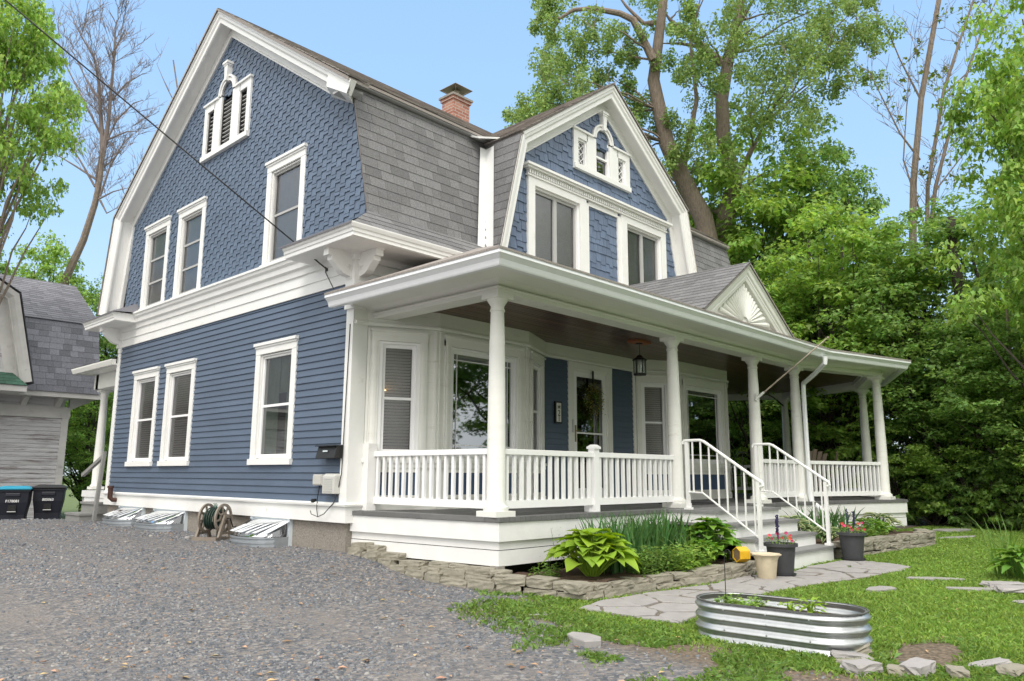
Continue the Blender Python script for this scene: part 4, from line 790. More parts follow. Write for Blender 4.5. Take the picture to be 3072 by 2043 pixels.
def wall_course(root,path,z0,zt,h,dep,seed,lmin=.16,lmax=.4):
    P=[Vector(p) for p in path]; segs=[(P[i+1]-P[i]).length for i in range(len(P)-1)]; tot=sum(segs); r=random.Random(seed); u=0; 
    org=root.location
    while u<tot-.05:
        l=min(r.uniform(lmin,lmax),tot-u+.02); m_=u+l/2; i=0; q=m_
        while i<len(segs)-1 and q>segs[i]: q-=segs[i]; i+=1
        t=(P[i+1]-P[i]).normalized(); c=P[i]+t*q; nrm=Vector((t.y,-t.x,0)); zz=z0(c.x,c.y) if callable(z0) else z0
        hh=h*r.uniform(.8,1.15); c2=c-nrm*(dep/2-r.uniform(0,.03))
        b=MB(); stone_mb(b,(c2.x-org.x,c2.y-org.y,zz+hh/2-org.z),l*.99,dep*r.uniform(.85,1.1),hh,math.atan2(t.y,t.x)+r.uniform(-.05,.05),r.random(),r.uniform(-.05,.05)); b.build('stone',STONE,root); u+=l
    return root
w1=empty('stone_wall',(.4,-3.4,.1),0,'low dry-stacked stone edging around the hosta and iris bed','garden wall')
pth=[(.10,-2.50,0),(.33,-2.78,0),(.37,-3.05,0),(.41,-3.44,0),(.78,-3.46,0),(1.2,-3.52,0),(1.8,-3.62,0),(2.3,-3.74,0),(2.95,-3.78,0),(3.48,-3.72,0)]
wall_course(w1,pth,lambda x,y:gzf(x,y)-.02,0,.10,.20,3,.2,.45); wall_course(w1,[(x-.0,y+.03,0) for x,y,_ in pth],lambda x,y:gzf(x,y)+.075,0,.085,.22,5,.18,.42)
w2=empty('stone_wall',(.1,-1.2,.2),0,'stacked grey stones filling the gap under the left side of the porch skirt','garden wall')
pth2=[(-.05,-.12,0),(.0,-.8,0),(.05,-1.4,0),(.10,-2.0,0),(.14,-2.46,0)]
wall_course(w2,pth2,lambda x,y:gzf(x,y)-.03,0,.11,.2,8,.22,.45); wall_course(w2,[(x+.05,y,z) for x,y,z in pth2],lambda x,y:gzf(x,y)+.06,0,.09,.2,9,.2,.4); wall_course(w2,[(x+.09,y,z) for x,y,z in pth2[2:]],lambda x,y:gzf(x,y)+.135,0,.07,.18,10,.2,.4)
w3=empty('stone_wall',(7,-4.1,.16),0,'low dry-stacked stone edging right of the porch steps','garden wall')
pth3=[(5.62,-3.95,0),(6.9,-4.08,0),(7.95,-4.2,0),(8.75,-4.28,0),(9.3,-4.0,0)]
for h0,sd_ in ((-.02,21),(.065,22),(.145,23)): wall_course(w3,[(x,y+.02*(h0>0),z) for x,y,z in pth3],lambda x,y,h0=h0:gzf(x,y)+h0,0,.08,.24,sd_,.16,.38)
SOIL=mat('bark_mulch',(.085,.05,.033),.95,var=.5,scale=45,bump=.02,bscale=60)
def bed(name,poly,z,lab):
    xs_=[p[0] for p in poly]; ys_=[p[1] for p in poly]; b=MB(); st=.08; vid={}; 
    x=min(xs_)
    while x<max(xs_):
        y=min(ys_)
        while y<max(ys_):
            q=clip(poly,[(x,y),(x+st,y),(x+st,y+st),(x,y+st)])
            if len(q)>2: b.add([(a,c,z+.05*(float(vnoise(a,c,6))-.5)) for a,c in q],[tuple(range(len(q)))])
            y+=st
        x+=st
    o=b.build(name,SOIL); return tag(o,lab,'soil',kind='structure')
bed('garden_bed',[(.16,-2.3),(.38,-2.95),(.5,-3.38),(1.8,-3.52),(2.9,-3.68),(3.52,-3.66),(3.56,-2.3)],.25,'mulched garden bed along the porch')
bed('garden_bed',[(5.45,-2.3),(5.5,-3.85),(6.9,-3.98),(8.7,-4.18),(9.4,-3.85),(9.6,-2.6),(8,-2.3)],.33,'raised garden bed right of the steps')
# flagstone path: a soil joint sheet with irregular stones
b=MB(); b.ext(PATHP,lambda p,q,t:(p,q,gzf(p,q)+t),.002,.010)
o=b.build('path',mat('path_joint_soil',(.15,.13,.105),.95,var=.4,scale=30,bump=.01,bscale=50)); tag(o,'soil joints of the flagstone path','path',kind='structure')
pr_=random.Random(5); seeds=[]
xx=-.1
while xx<5.8:
    for yy in (-3.72,-4.1,-4.5,-4.86): seeds.append((xx+pr_.uniform(-.17,.17)+(.22 if yy in(-4.1,-4.86) else 0),yy+pr_.uniform(-.11,.11)))
    xx+=.5
def shrink(q,d):
    cx=sum(p[0] for p in q)/len(q); cy=sum(p[1] for p in q)/len(q); out=[]
    for p in q:
        l=math.hypot(p[0]-cx,p[1]-cy) or 1; k=max(.2,1-d/l); out.append((cx+(p[0]-cx)*k+pr_.uniform(-.008,.008),cy+(p[1]-cy)*k+pr_.uniform(-.008,.008)))
    return out
def rough_poly(q,sd,amp=.012,seg=.07):
    r=random.Random(sd); out=[]
    for i,p in enumerate(q):
        n2=q[(i+1)%len(q)]; l=math.hypot(n2[0]-p[0],n2[1]-p[1]); k=max(1,int(l/seg))
        for j in range(k): f=j/k; out.append((p[0]+(n2[0]-p[0])*f+r.uniform(-amp,amp),p[1]+(n2[1]-p[1])*f+r.uniform(-amp,amp)))
    return out
def flag(q,lab,zt=.022,group=None,name='flagstone',m=SLATE,cat='flagstone',zb=-.01,i=0):
    cx=sum(p[0] for p in q)/len(q); cy=sum(p[1] for p in q)/len(q); z=gzf(cx,cy); b=MB(); inner=[(cx+(p[0]-cx)*.965,cy+(p[1]-cy)*.965) for p in q]
    tx=random.uniform(-.012,.012)
    b.loft([[(p[0]-cx,p[1]-cy,zb) for p in q],[(p[0]-cx,p[1]-cy,zt-.006) for p in q],[(p[0]-cx,p[1]-cy,zt+tx*(p[0]-cx)) for p in inner]])
    o=b.build(name,m); o.location=(cx,cy,z); return tag(o,lab,cat,group)
fl=[]
for i,s0 in enumerate(seeds):
    q=list(PATHP[::1])
    # voronoi cell: clip a square by bisectors, then keep it inside the path outline
    c0=[(s0[0]-.6,s0[1]-.6),(s0[0]+.6,s0[1]-.6),(s0[0]+.6,s0[1]+.6),(s0[0]-.6,s0[1]+.6)]
    for s1 in seeds:
        if s1==s0 or abs(s1[0]-s0[0])+abs(s1[1]-s0[1])>1.8: continue
        mx_,my_=(s0[0]+s1[0])/2,(s0[1]+s1[1])/2; dx,dy=s1[0]-s0[0],s1[1]-s0[1]; l=math.hypot(dx,dy); dx/=l; dy/=l
        out=[]
        for j in range(len(c0)):
            p,q2=c0[j],c0[(j+1)%len(c0)]; a=(p[0]-mx_)*dx+(p[1]-my_)*dy; b_=(q2[0]-mx_)*dx+(q2[1]-my_)*dy
            if a<=0: out.append(p)
            if (a<0)!=(b_<0): t=a/(a-b_); out.append((p[0]+t*(q2[0]-p[0]),p[1]+t*(q2[1]-p[1])))
        c0=out
        if len(c0)<3: break
    if len(c0)<3: continue
    cl=clip(list(PATHP),c0)
    if len(cl)<3 or area(cl)<.03: continue
    fl.append(rough_poly(shrink(cl,.022),i))
ROW=['along the garden wall','in the middle of the path','along the lawn edge']
fl.sort(key=lambda q:sum(p[0] for p in q)/len(q))
nfl=len(fl)
def ordw(k): return ['first','second','third','fourth','fifth','sixth','seventh','eighth','ninth','tenth','eleventh','twelfth','thirteenth','fourteenth','fifteenth','sixteenth'][k]
cnt={}
for q in fl:
    cx=sum(p[0] for p in q)/len(q); cy=sum(p[1] for p in q)/len(q)
    mid=-4.05-.055*cx; row=0 if cy>mid+.17 else (1 if cy>mid-.22 else 2); cnt[row]=cnt.get(row,0)+1
    sz='large' if area(q)>.17 else ('small' if area(q)<.08 else 'medium')
    flag(q,'%s grey flagstone %s, %s from its driveway end'%(sz,ROW[row],ordw(min(15,cnt[row]-1))),group='flagstones of the front path')
def blob(cx,cy,rx,ry,rz,sd,n=7):
    r=random.Random(sd); return rough_poly([(cx+rx*r.uniform(.75,1.1)*math.cos(t)*math.cos(rz)-ry*r.uniform(.75,1.1)*math.sin(t)*math.sin(rz),cy+rx*math.cos(t)*r.uniform(.8,1.1)*math.sin(rz)+ry*math.sin(t)*r.uniform(.8,1.1)*math.cos(rz)) for t in [2*PI*i/n for i in range(n)]],sd,.006)
flag(blob(-.96,-4.45,.19,.12,1.0,1),'thick angular slab of slate standing alone at the driveway edge of the grass',.05,name='stone_slab',cat='stone')
flag(blob(-.38,-3.5,.15,.10,.4,2),'small flat stone sunk into the dirt left of the path',.012,name='stone_slab',cat='stone')
flag(blob(3.0,-5.25,.24,.11,-.2,3),'flat pointed stone in the lawn behind the metal planter',.035,name='stepping_stone',cat='stone')
flag(blob(4.3,-5.42,.34,.10,-1.0,4),'long flat stepping stone in the lawn nearest the path end',.03,name='stepping_stone',cat='stone')
flag(blob(3.72,-6.03,.42,.10,-1.0,5),'long flat stepping stone in the lawn near the right edge',.03,name='stepping_stone',cat='stone')
flag(blob(12.8,-3.5,.7,.25,-.3,8),'far flat stone at the edge of the woods',.05,name='stone_slab',cat='stone')
flag(blob(10.7,-4.1,.7,.12,-.3,9),'thin flat stone in the far lawn beyond the right garden wall',.03,name='stone_slab',cat='stone')
def rock(x,y,sx,sy,sz,rz,sd,lab,tilt=0,z=0,m=STONE,cat='rock'):
    b=MB(); stone_mb(b,(0,0,sz*.4),sx,sy,sz,0,sd,tilt,.2); o=b.build('rock',m); o.location=(x,y,gzf(x,y)+z); o.rotation_euler=(0,0,rz); return tag(o,lab,cat)
rock(4.1,-6.15,.42,.26,.07,-.9,31,'flat rock under the green plant at the right edge, upper one of two',m=SLATE); rock(3.75,-6.32,.40,.24,.08,-.9,32,'flat rock below the plant at the right edge, lower one of two',m=SLATE)
rock(3.1,-6.55,.3,.14,.03,-.9,33,'thin flat rock in the grass near the reddish bare soil',m=SLATE)
rl=[(.06,-5.98,.34,.16,.07,-.8,.3,'slanting grey rock leaning on the right foot of the metal planter'),(-.08,-6.05,.32,.15,.06,-.9,-.1,'grey rock just below the one leaning on the planter'),(-.25,-6.12,.22,.16,.05,-.7,0,'brown flat rock between the planter and the bottom edge'),(-.38,-6.22,.26,.18,.09,-.5,0,'angular grey rock, leftmost of the row at the bottom edge'),(-.30,-6.40,.17,.12,.07,.3,0,'small pale rock, second of the row at the bottom edge'),(-.20,-6.50,.24,.17,.10,-.2,.1,'blocky grey rock in the middle of the bottom row'),(-.12,-6.70,.20,.13,.08,.5,0,'rounded rock right of the blocky one in the bottom row'),(.30,-6.78,.34,.12,.05,-.6,.1,'long pale rock lying in the grass above the bottom row'),(.15,-6.95,.24,.16,.08,-.3,0,'rock at the right end of the bottom row'),(.42,-7.05,.24,.15,.07,.2,0,'grey rock in the bottom right corner')]
for i,(x,y,a,b_,c_,rz,tl,lab) in enumerate(rl): rock(x,y,a*.82,b_*.82,c_*.85,rz,50+i,lab,tl,m=SLATE if i%2 else STONE)
rock(-.62,2.9,.12,.08,.05,.4,71,'small pale stone on the gravel beside the hose reel',m=SLATE)

# ================================================================ THINGS
# oval galvanised planter
t=empty('raised_planter',(.14,-5.45,gzf(.14,-5.45)),R(94),'oval corrugated galvanised steel planter standing in the lawn','planter')
def stad(hl,r,off_=0,n=14):
    pts=[]
    for i in range(n+1): a=-PI/2+PI*i/n; pts.append((hl+(r+off_)*math.cos(a),(r+off_)*math.sin(a)))
    for i in range(n+1): a=PI/2+PI*i/n; pts.append((-hl+(r+off_)*math.cos(a),(r+off_)*math.sin(a)))
    return pts
b=MB(); rings=[]; H=.285; nz=34
for i in range(nz+1):
    f=i/nz; rings.append([(x,y,f*H-.03*(1-f)) for x,y in stad(.335,.30,.013*math.sin(f*PI*8-PI/2))])
for i in range(nz+1):
    f=1-i/nz; rings.append([(x,y,max(.02,f*H-.03*(1-f))) for x,y in stad(.335,.292,.013*math.sin(f*PI*8-PI/2))])
b.loft(rings,cap=False); sh=b.build('shell',TUB,t); sh.data.polygons.foreach_set('use_smooth',[True]*len(sh.data.polygons))
b=MB(); b.sweep([(x,y,H) for x,y in stad(.335,.30,-.003)[:-1]],(0,0,1),[(-.004,-.005),(-.004,.005),(.004,.005),(.004,-.005)],closed=True); b.build('rim',mat('rubber_rim',(.10,.10,.10),.6),t)
b=MB()
for u in (-.33,-.02,.30):
    for z in (.03,.10,.17,.24):
        for s in (1,-1): b.sphere((u,s*.314,z),.007,6,4)
b.build('bolts',TUB,t)
tt_=Vector(t.location)
b=MB(); b.ext(stad(.335,.285),lambda p,q,z:(p,q,z),.13,.19); o=b.build('planter_soil',SOIL); o.location=t.location; o.rotation_euler=t.rotation_euler; tag(o,'dark potting soil filling the galvanised planter','soil')
# shepherd hook
b=MB(); hk=[(0,0,-.25),(0,0,.22),(.0,.008,.26)]+[(0,.04-.035*math.cos(a),.26+.035*math.sin(a)) for a in [i*.4 for i in range(1,9)]]+[(0,.082-.012*math.cos(a+0)-0,.235+.012*math.sin(-a)) for a in [i*.7 for i in range(6)]]
b.tube(hk,.0035,5); o=b.build('garden_hook',BLACK); o.location=(.14,-5.02,.42); o.rotation_euler=(0,0,R(160)); tag(o,'thin black curled garden hook stuck in the metal planter','garden hook')
# leafy plants ----------------------------------------------------
def leaf_blades(n,fn,k=None): pass
def hosta(name,loc,r,n,mat_,lab,h=.32,lw=.085,ll=.17,margin=None,seed=0,cat='plant',group=None):
    q=random.Random(seed); b=MB()
    for i in range(n):
        f=(i+.5)/n; a=i*2.4+q.uniform(-.3,.3); rad=r*(.25+.75*f**.7); hh=h*(1.08-.62*f**1.5)*q.uniform(.85,1.1); l=ll*q.uniform(.75,1.2); wd=lw*q.uniform(.8,1.15)
        d=Vector((math.cos(a),math.sin(a),0)); s=Vector((-d.y,d.x,0)); p0=d*rad*.12; p1=d*max(.02,rad-l*.75)+Vector((0,0,hh*.92))
        b.cm=0; b.tube([p0,p0*.5+p1*.5+Vector((0,0,hh*.12)),p1],[.006,.005,.004],4)
        droop=q.uniform(.25,.8)*(.35+f); rows=[]; tw=q.uniform(-.3,.3)
        for k in range(6):
            g=k/5; w_=wd*(math.sin(PI*min(1,g**.8*.82+.14))**.7)*(1-g**5)*.5+.002; c=p1+d*l*g+Vector((0,0,l*(.25*g-droop*g*g*.8))); lift=.25*w_; rip=.006*math.sin(k*2.2+i)
            up_=Vector((0,0,1)); side=s*math.cos(tw)+up_*math.sin(tw)
            rows.append([tuple(c-side*w_+up_*(lift+rip)),tuple(c-side*w_*.55+up_*(lift*.4)),tuple(c),tuple(c+side*w_*.55+up_*(lift*.4)),tuple(c+side*w_+up_*(lift-rip))])
        vs=[p for r_ in rows for p in r_]; base=len(b.v)
        for p in vs: b.v.append(p)
        for k in range(5):
            for j in range(4): b.f.append([base+k*5+j,base+k*5+j+1,base+(k+1)*5+j+1,base+(k+1)*5+j]); b.mi.append(1 if (margin and j in (0,3)) else 0)
    o=b.build(name,[mat_]+([margin] if margin else []),smooth=True); o.location=loc; return tag(o,lab,cat,group)
def swords(name,loc,rx,ry,n,h,wd,mat_,lab,seed=0,lean=.25,cat='plant',rz=0):
    q=random.Random(seed); b=MB()
    for i in range(n):
        x,y=q.uniform(-rx,rx),q.uniform(-ry,ry); hh=h*q.uniform(.55,1.1); a=q.uniform(0,2*PI); ln=lean*q.uniform(.2,1.5); d=Vector((math.cos(a),math.sin(a),0)); s=Vector((-d.y,d.x,0)).lerp(d,q.uniform(0,.8)).normalized(); w_=wd*q.uniform(.6,1.2); rows=[]
        for k in range(6):
            g=k/5; c=Vector((x,y,0))+d*hh*ln*g*g*1.2+Vector((0,0,hh*(g-ln*.35*g**3))); ww=w_*(1-g**2.5)*.5+.0008; rows.append([tuple(c-s*ww),tuple(c+s*ww)])
        b.loft(rows,cap=False,closed=False)
    o=b.build(name,mat_); o.location=loc; o.rotation_euler=(0,0,rz); return tag(o,lab,cat)
def weeds(name,loc,rx,ry,n,h,mat_,lab,seed=0,lw=.012,ll=.06,cat='plant'):
    q=random.Random(seed); b=MB()
    for i in range(n):
        x,y=q.uniform(-rx,rx),q.uniform(-ry,ry); hh=h*q.uniform(.4,1.1); lx,ly=q.uniform(-.25,.25)*hh,q.uniform(-.25,.25)*hh
        if i%3==0: b.tube([(x,y,0),(x+lx*.4,y+ly*.4,hh*.5),(x+lx,y+ly,hh)],.002,3)
        for k in range(6):
            g=(k+1)/6; c=Vector((x+lx*g,y+ly*g,hh*g)); a=q.uniform(0,2*PI); d=Vector((math.cos(a),math.sin(a),q.uniform(-.3,.6))); s=Vector((-math.sin(a),math.cos(a),q.uniform(-.3,.3))); l=ll*q.uniform(.5,1.2); w_=lw*q.uniform(.6,1.3)
            b.add([tuple(c),tuple(c+d*l*.5+s*w_),tuple(c+d*l-Vector((0,0,.2*l))),tuple(c+d*l*.5-s*w_)],[(0,1,2,3)])
    o=b.build(name,mat_); o.location=loc; return tag(o,lab,cat)
hosta('hosta',(1.02,-3.02,.25),.50,95,HOSTA,'large lime green hosta at the left end of the garden bed',.42,.19,.21,seed=1)
hosta('hosta',(3.15,-3.22,.26),.40,90,HOSTA2,'bright green hosta clump beside the left stair railing',.46,.13,.19,seed=2)
hosta('hosta',(2.72,-3.40,.25),.26,44,HOSTA2,'low young hosta between the irises and the bigger green hosta',.26,.08,.13,seed=12)
swords('iris_clump',(2.15,-2.85,.24),.85,.26,520,.66,.036,IRIS,'dense clump of dark green sword-shaped iris leaves in the left bed',3)
swords('tall_grass',(2.7,-3.15,.24),.45,.2,70,.50,.010,WEED,'wispy tall grass blades mixed in right of the irises',4,.5)
weeds('weedy_plants',(1.75,-3.30,.24),.38,.15,200,.26,WEED,'light green leafy weeds in front of the irises along the stone wall',5,.014,.075)
weeds('weedy_plants',(2.3,-3.42,.24),.30,.15,150,.26,LF_B,'mid green leafy weeds below the iris leaves near the middle of the wall',6,.015,.08)
weeds('weedy_plants',(.62,-2.72,.24),.13,.12,34,.14,WEED,'sparse weeds at the left corner of the garden bed',7)
weeds('weedy_plants',(.95,-2.55,.24),.12,.06,12,.48,WEED,'thin tall weed stems against the porch skirt',8,.006,.03)
weeds('weedy_plants',(3.45,-3.45,.25),.12,.12,22,.15,LF_B,'low leafy plant at the right end of the left bed by the steps',9)
hosta('variegated_hosta',(6.15,-2.95,.30),.42,80,VAR,'variegated hosta with cream leaf edges just right of the steps',.34,.085,.20,VARW,3)
hosta('variegated_hosta',(9.0,-3.3,.33),.40,60,VAR,'variegated hosta at the far right end of the right bed',.30,.085,.2,VARW,4)
hosta('hosta',(8.0,-3.5,.31),.45,70,HOSTA2,'green leafy plant in the middle of the right bed',.26,.07,.14,seed=6)
hosta('variegated_hosta',(6.0,-3.55,.30),.25,40,VAR,'small variegated hosta behind the right flower pot',.25,.06,.14,VARW,5)
swords('iris_clump',(7.3,-3.0,.32),.75,.2,120,.52,.040,IRIS,'iris leaves rising behind the plants of the right bed',6,.35)
weeds('weedy_plants',(7.1,-3.7,.32),.6,.15,90,.17,WEED,'low green plants along the right garden wall',11,.018,.09)
hosta('hosta',(4.95,-6.15,.14),.36,60,HOSTA2,'leafy green plant cut off by the right edge of the lawn',.34,.08,.2,seed=9)
swords('tall_grass',(5.1,-6.0,.14),.15,.15,40,.75,.014,WEED,'tall arching grass behind the plant at the right edge',15,.5)
weeds('seedlings',(.19,-5.12,.28),.17,.17,70,.07,LF_B,'bright green seedlings at the left end of the metal planter',13,.014,.04)
hosta('young_plant',(.08,-5.72,.27),.10,14,HOSTA,'young lime plant at the right end of the metal planter, larger of two',.13,.03,.10,seed=21)
hosta('young_plant',(.12,-5.55,.27),.08,9,HOSTA,'young lime plant in the metal planter left of the larger one',.10,.025,.07,seed=22)
# flower pots
def flowers(par,r,h,seed,pink=True,spikes=0,z=.36):
    q=random.Random(seed); b=MB()
    for i in range(150):
        a=q.uniform(0,2*PI); rr_=r*math.sqrt(q.random()); c=Vector((rr_*math.cos(a),rr_*math.sin(a),z+q.uniform(-.02,h)*(1-.5*rr_/r))); d=Vector((q.uniform(-1,1),q.uniform(-1,1),q.uniform(-.2,1))).normalized(); s=d.orthogonal().normalized(); l=q.uniform(.02,.04)
        b.add([tuple(c),tuple(c+d*l*.5+s*.01),tuple(c+d*l),tuple(c+d*l*.5-s*.01)],[(0,1,2,3)])
    b.build('foliage',WEED,par)
    b=MB()
    for i in range(13):
        a=q.uniform(0,2*PI); rr_=r*math.sqrt(q.random()); c=Vector((rr_*math.cos(a),rr_*math.sin(a),z+h*q.uniform(.35,1.0))); nrm=Vector((CPOS.x-par.location.x,CPOS.y-par.location.y,1.5))+Vector((q.uniform(-2,2),q.uniform(-2,2),q.uniform(0,3))); nrm.normalize(); u=nrm.orthogonal().normalized(); v=nrm.cross(u); rad=q.uniform(.016,.024)
        b.cm=0; b.add([tuple(c)]+[tuple(c+(u*math.cos(t)+v*math.sin(t))*rad*(1 if j%2 else .82)+nrm*.008) for j,t in enumerate([2*PI*k/10 for k in range(10)])],[(0,k,k%10+1) for k in range(1,11)])
    b.build('flower',mat('petunia_pink',(.62,.06,.14),.6,island=.5,hue=.03),par)
    if spikes:
        b=MB()
        for i in range(spikes):
            x,y=q.uniform(-.04,.04),q.uniform(-.04,.04); hh=q.uniform(.3,.42); b.tube([(x,y,z),(x*1.3,y*1.3,z+hh)],.004,4)
            for k in range(26): 
                g=.45+.55*k/26; b.sphere((x*(1+.3*g)+q.uniform(-.012,.012),y*(1+.3*g)+q.uniform(-.012,.012),z+hh*g),.009,5,3)
        b.build('flower_spike',mat('salvia',(.03,.025,.09),.7),par)
POT=mat('charcoal_pot',(.045,.047,.052),.6,var=.1,scale=20,bump=.002,bscale=80)
def big_pot(x,y,lab,seed,spk):
    t=empty('potted_flowers',(x,y,gzf(x,y)+.02),0,lab,'flower pot','charcoal flower pots flanking the steps')
    b=MB(); b.lathe([(.125,.02),(.13,.02),(.165,.33),(.195,.335),(.195,.37),(.18,.372),(.165,.34),(.12,.06)],n=28,cap=False); b.lathe([(.125,.02),(.125,.03)],n=28); b.build('pot',POT,t,smooth=True)
    b=MB(); b.lathe([(.15,0),(.165,.025),(.155,.025),(.14,.01)],n=28); b.build('saucer',POT,t,smooth=True)
    b=MB(); b.lathe([(.15,.31),(.15,.325)],n=20); b.build('soil',SOIL,t); flowers(t,.17,.16,seed,True,spk,.34); return t
big_pot(3.38,-4.02,'charcoal pot of pink petunias with dark flower spikes left of the steps',1,3); big_pot(5.5,-4.08,'charcoal pot of pink petunias right of the steps by the railing post',2,3)
t=empty('clay_pot',(2.98,-4.02,gzf(2.98,-4.02)+.02),0,'empty cream pot with a wavy rim in front of the left charcoal pot','flower pot')
b=MB(); n=40; rings=[]
for r_,z,wv in ((.095,0,0),(.10,.01,0),(.125,.20,.0),(.14,.245,.006),(.165,.262,.012),(.162,.272,.012),(.13,.25,.006),(.11,.18,0),(.09,.03,0)): rings.append([((r_+wv*math.sin(i*2*PI/n*8))*math.cos(i*2*PI/n),(r_+wv*math.sin(i*2*PI/n*8))*math.sin(i*2*PI/n),z) for i in range(n)])
b.loft(rings); b.build('pot',mat('cream_pot',(.58,.50,.36),.7,var=.12,scale=9,dirt=((.30,.22,.14),.6,10)),t,smooth=True)
# yellow hexagonal bee house
t=empty('insect_house',(3.05,-3.68,.30),R(-12),'yellow hexagonal wooden insect house lying on the stone wall','insect house')
YEL=mat('yellow_paint',(.72,.42,.02),.5,var=.08)
hx=[(.115*math.cos(PI/3*i+PI/6),.115*math.sin(PI/3*i+PI/6)) for i in range(6)]
b=MB(lambda p:Vector((p[0],p[1],p[2]))); 
for i in range(6):
    a,c_=hx[i],hx[(i+1)%6]; b.loft([[(a[0],y,a[1]+.1),(c_[0],y,c_[1]+.1),(c_[0]*.87,y,c_[1]*.87+.1),(a[0]*.87,y,a[1]*.87+.1)] for y in (-.09,.09)])
b.build('shell',YEL,t)
b=MB(); b.ext([(x*.86,y*.86+.1) for x,y in hx],lambda p,q,tt:(p,tt,q),-.07,.08); b.build('tubes',mat('reed_tubes',(.20,.14,.08),.9,var=.6,scale=90),t); t.rotation_euler=(0,0,R(62)); t.scale=(.78,.78,.78)
# bins
DARKP=mat('navy_bin_plastic',(.012,.014,.024),.45,var=.1,bump=.002,bscale=30)
def text_mesh(s,size,depth=.001,bold=0):
    cu=bpy.data.curves.new('t','FONT'); cu.body=s; cu.size=size; cu.extrude=depth; cu.align_x='CENTER'; cu.align_y='CENTER'; cu.offset=bold; o=bpy.data.objects.new('t',cu); COL.objects.link(o); dg=bpy.context.evaluated_depsgraph_get(); dg.update()
    me=bpy.data.meshes.new_from_object(o.evaluated_get(dg)); bpy.data.objects.remove(o); return me
def text_obj(name,s,size,mat_,par,loc,rot,depth=.001,bold=0):
    me=text_mesh(s,size,depth,bold); me.materials.clear(); me.materials.append(mat_); o=bpy.data.objects.new(name,me); COL.objects.link(o); o.parent=par; o.location=loc; o.rotation_euler=rot; return o
WPL=mat('white_marking',(.7,.7,.7),.6)
def bin_(x,y,zb,lid,lab,txt,rz=0):
    t=empty('wheelie_bin',(x,y,zb),rz,lab,'wheeled bin','wheeled bins in front of the neighbouring barn')
    b=MB(); b.loft([[(-.23,-.24,.03),(.23,-.24,.03),(.23,.26,.03),(-.23,.26,.03)],[(-.25,-.27,.45),(.25,-.27,.45),(.25,.28,.45),(-.25,.28,.45)],[(-.29,-.33,.72),(.29,-.33,.72),(.29,.33,.72),(-.29,.33,.72)],[(-.30,-.36,.98),(.30,-.36,.98),(.30,.36,.98),(-.30,.36,.98)]]); b.box(-.32,.32,-.38,.38,.94,.985)
    b.box(-.14,.14,-.37,-.34,.84,.92); b.build('body',DARKP,t,bevel=.02)
    b=MB(); b.loft([[(-.33,-.40,.987),(.33,-.40,.987),(.33,.38,.987),(-.33,.38,.987)],[(-.33,-.41,1.02),(.33,-.41,1.02),(.33,.39,1.02),(-.33,.39,1.02)],[(-.22,-.28,1.065),(.22,-.28,1.065),(.22,.3,1.065),(-.22,.3,1.065)]]); b.build('lid',lid,t,bevel=.01)
    b=MB(); b.box(-.075,.075,-.335,-.315,.50,.66); b.build('grip_recess',CORE,t); b=MB(); b.tube([(-.08,-.345,.52),(.08,-.345,.52)],.010,6); b.build('lift_bar',mat('lift_bar',(.6,.6,.6),.4,metal=.3),t)
    text_obj('number',txt,.075,WPL,t,(0,-.352,.745),(PI/2+.0,0,0),bold=.002)
    for s in (-1,1):
        b=MB(); b.lathe([(.10,-.03),(.12,-.02),(.12,.02),(.10,.03)],n=16); o=b.build('wheel',BLACK,t); o.rotation_euler=(0,PI/2,0); o.location=(s*.26,.30,.12)
    return t
bin_(-.62,11.7,-.06,mat('blue_lid',(.02,.28,.42),.5,var=.1),'navy wheeled bin with a bright blue lid by the barn wall','F178081',R(-20)); bin_(.08,11.75,-.04,mat('black_lid',(.02,.02,.022),.5),'navy wheeled bin with a black lid, right of the blue-lidded one','805063',R(-20))
# hose reel
TAN=mat('taupe_plastic',(.22,.185,.15),.5,var=.06); HOSE=mat('green_hose',(.02,.045,.035),.35)
t=empty('hose_reel',(-.40,2.62,gzf(-.4,2.62)-.02),R(30),'taupe plastic garden hose reel cart with dark green hose by the basement wall','hose reel')
for s in (-1,1):
    b=MB(T3((0,s*.16,0),(1,0,0),(0,s,0)))
    b.loft([[(-.20,0,.0),(-.13,0,.0),(-.035,0,.30),(-.06,0,.34)],[(-.20,.03,.0),(-.13,.03,.0),(-.035,.03,.30),(-.06,.03,.34)]]); b.loft([[(.20,0,.0),(.13,0,.0),(.035,0,.30),(.06,0,.34)],[(.20,.03,.0),(.13,.03,.0),(.035,.03,.30),(.06,.03,.34)]])
    b.loft([[(-.06,0,.30),(.06,0,.30),(.05,0,.37),(-.05,0,.37)],[(-.06,.03,.30),(.06,.03,.30),(.05,.03,.37),(-.05,.03,.37)]]); b.box(-.12,.12,0,.02,.10,.13); b.build('side_frame',TAN,t)
b=MB(); b.box(-.24,-.16,-.19,.19,0,.07); b.box(.16,.22,-.19,.19,0,.05); b.build('base_tray',TAN,t)
for s in (-1,1):
    b=MB(); yy=s*.13; n=32
    for r0,r1 in ((.17,.205),(.05,.08)): b.loft([[(r1*math.cos(a),yy-.012,.32+r1*math.sin(a)),(r1*math.cos(a),yy+.012,.32+r1*math.sin(a)),(r0*math.cos(a),yy+.012,.32+r0*math.sin(a)),(r0*math.cos(a),yy-.012,.32+r0*math.sin(a))] for a in [2*PI*i/n for i in range(n+1)]],cap=False)
    for i in range(8): a=2*PI*i/8+.2; b.tube([(.07*math.cos(a),yy,.32+.07*math.sin(a)),(.18*math.cos(a),yy,.32+.18*math.sin(a))],.014,4)
    b.build('reel_disc',TAN,t)
b=MB(); pts=[]; n=420
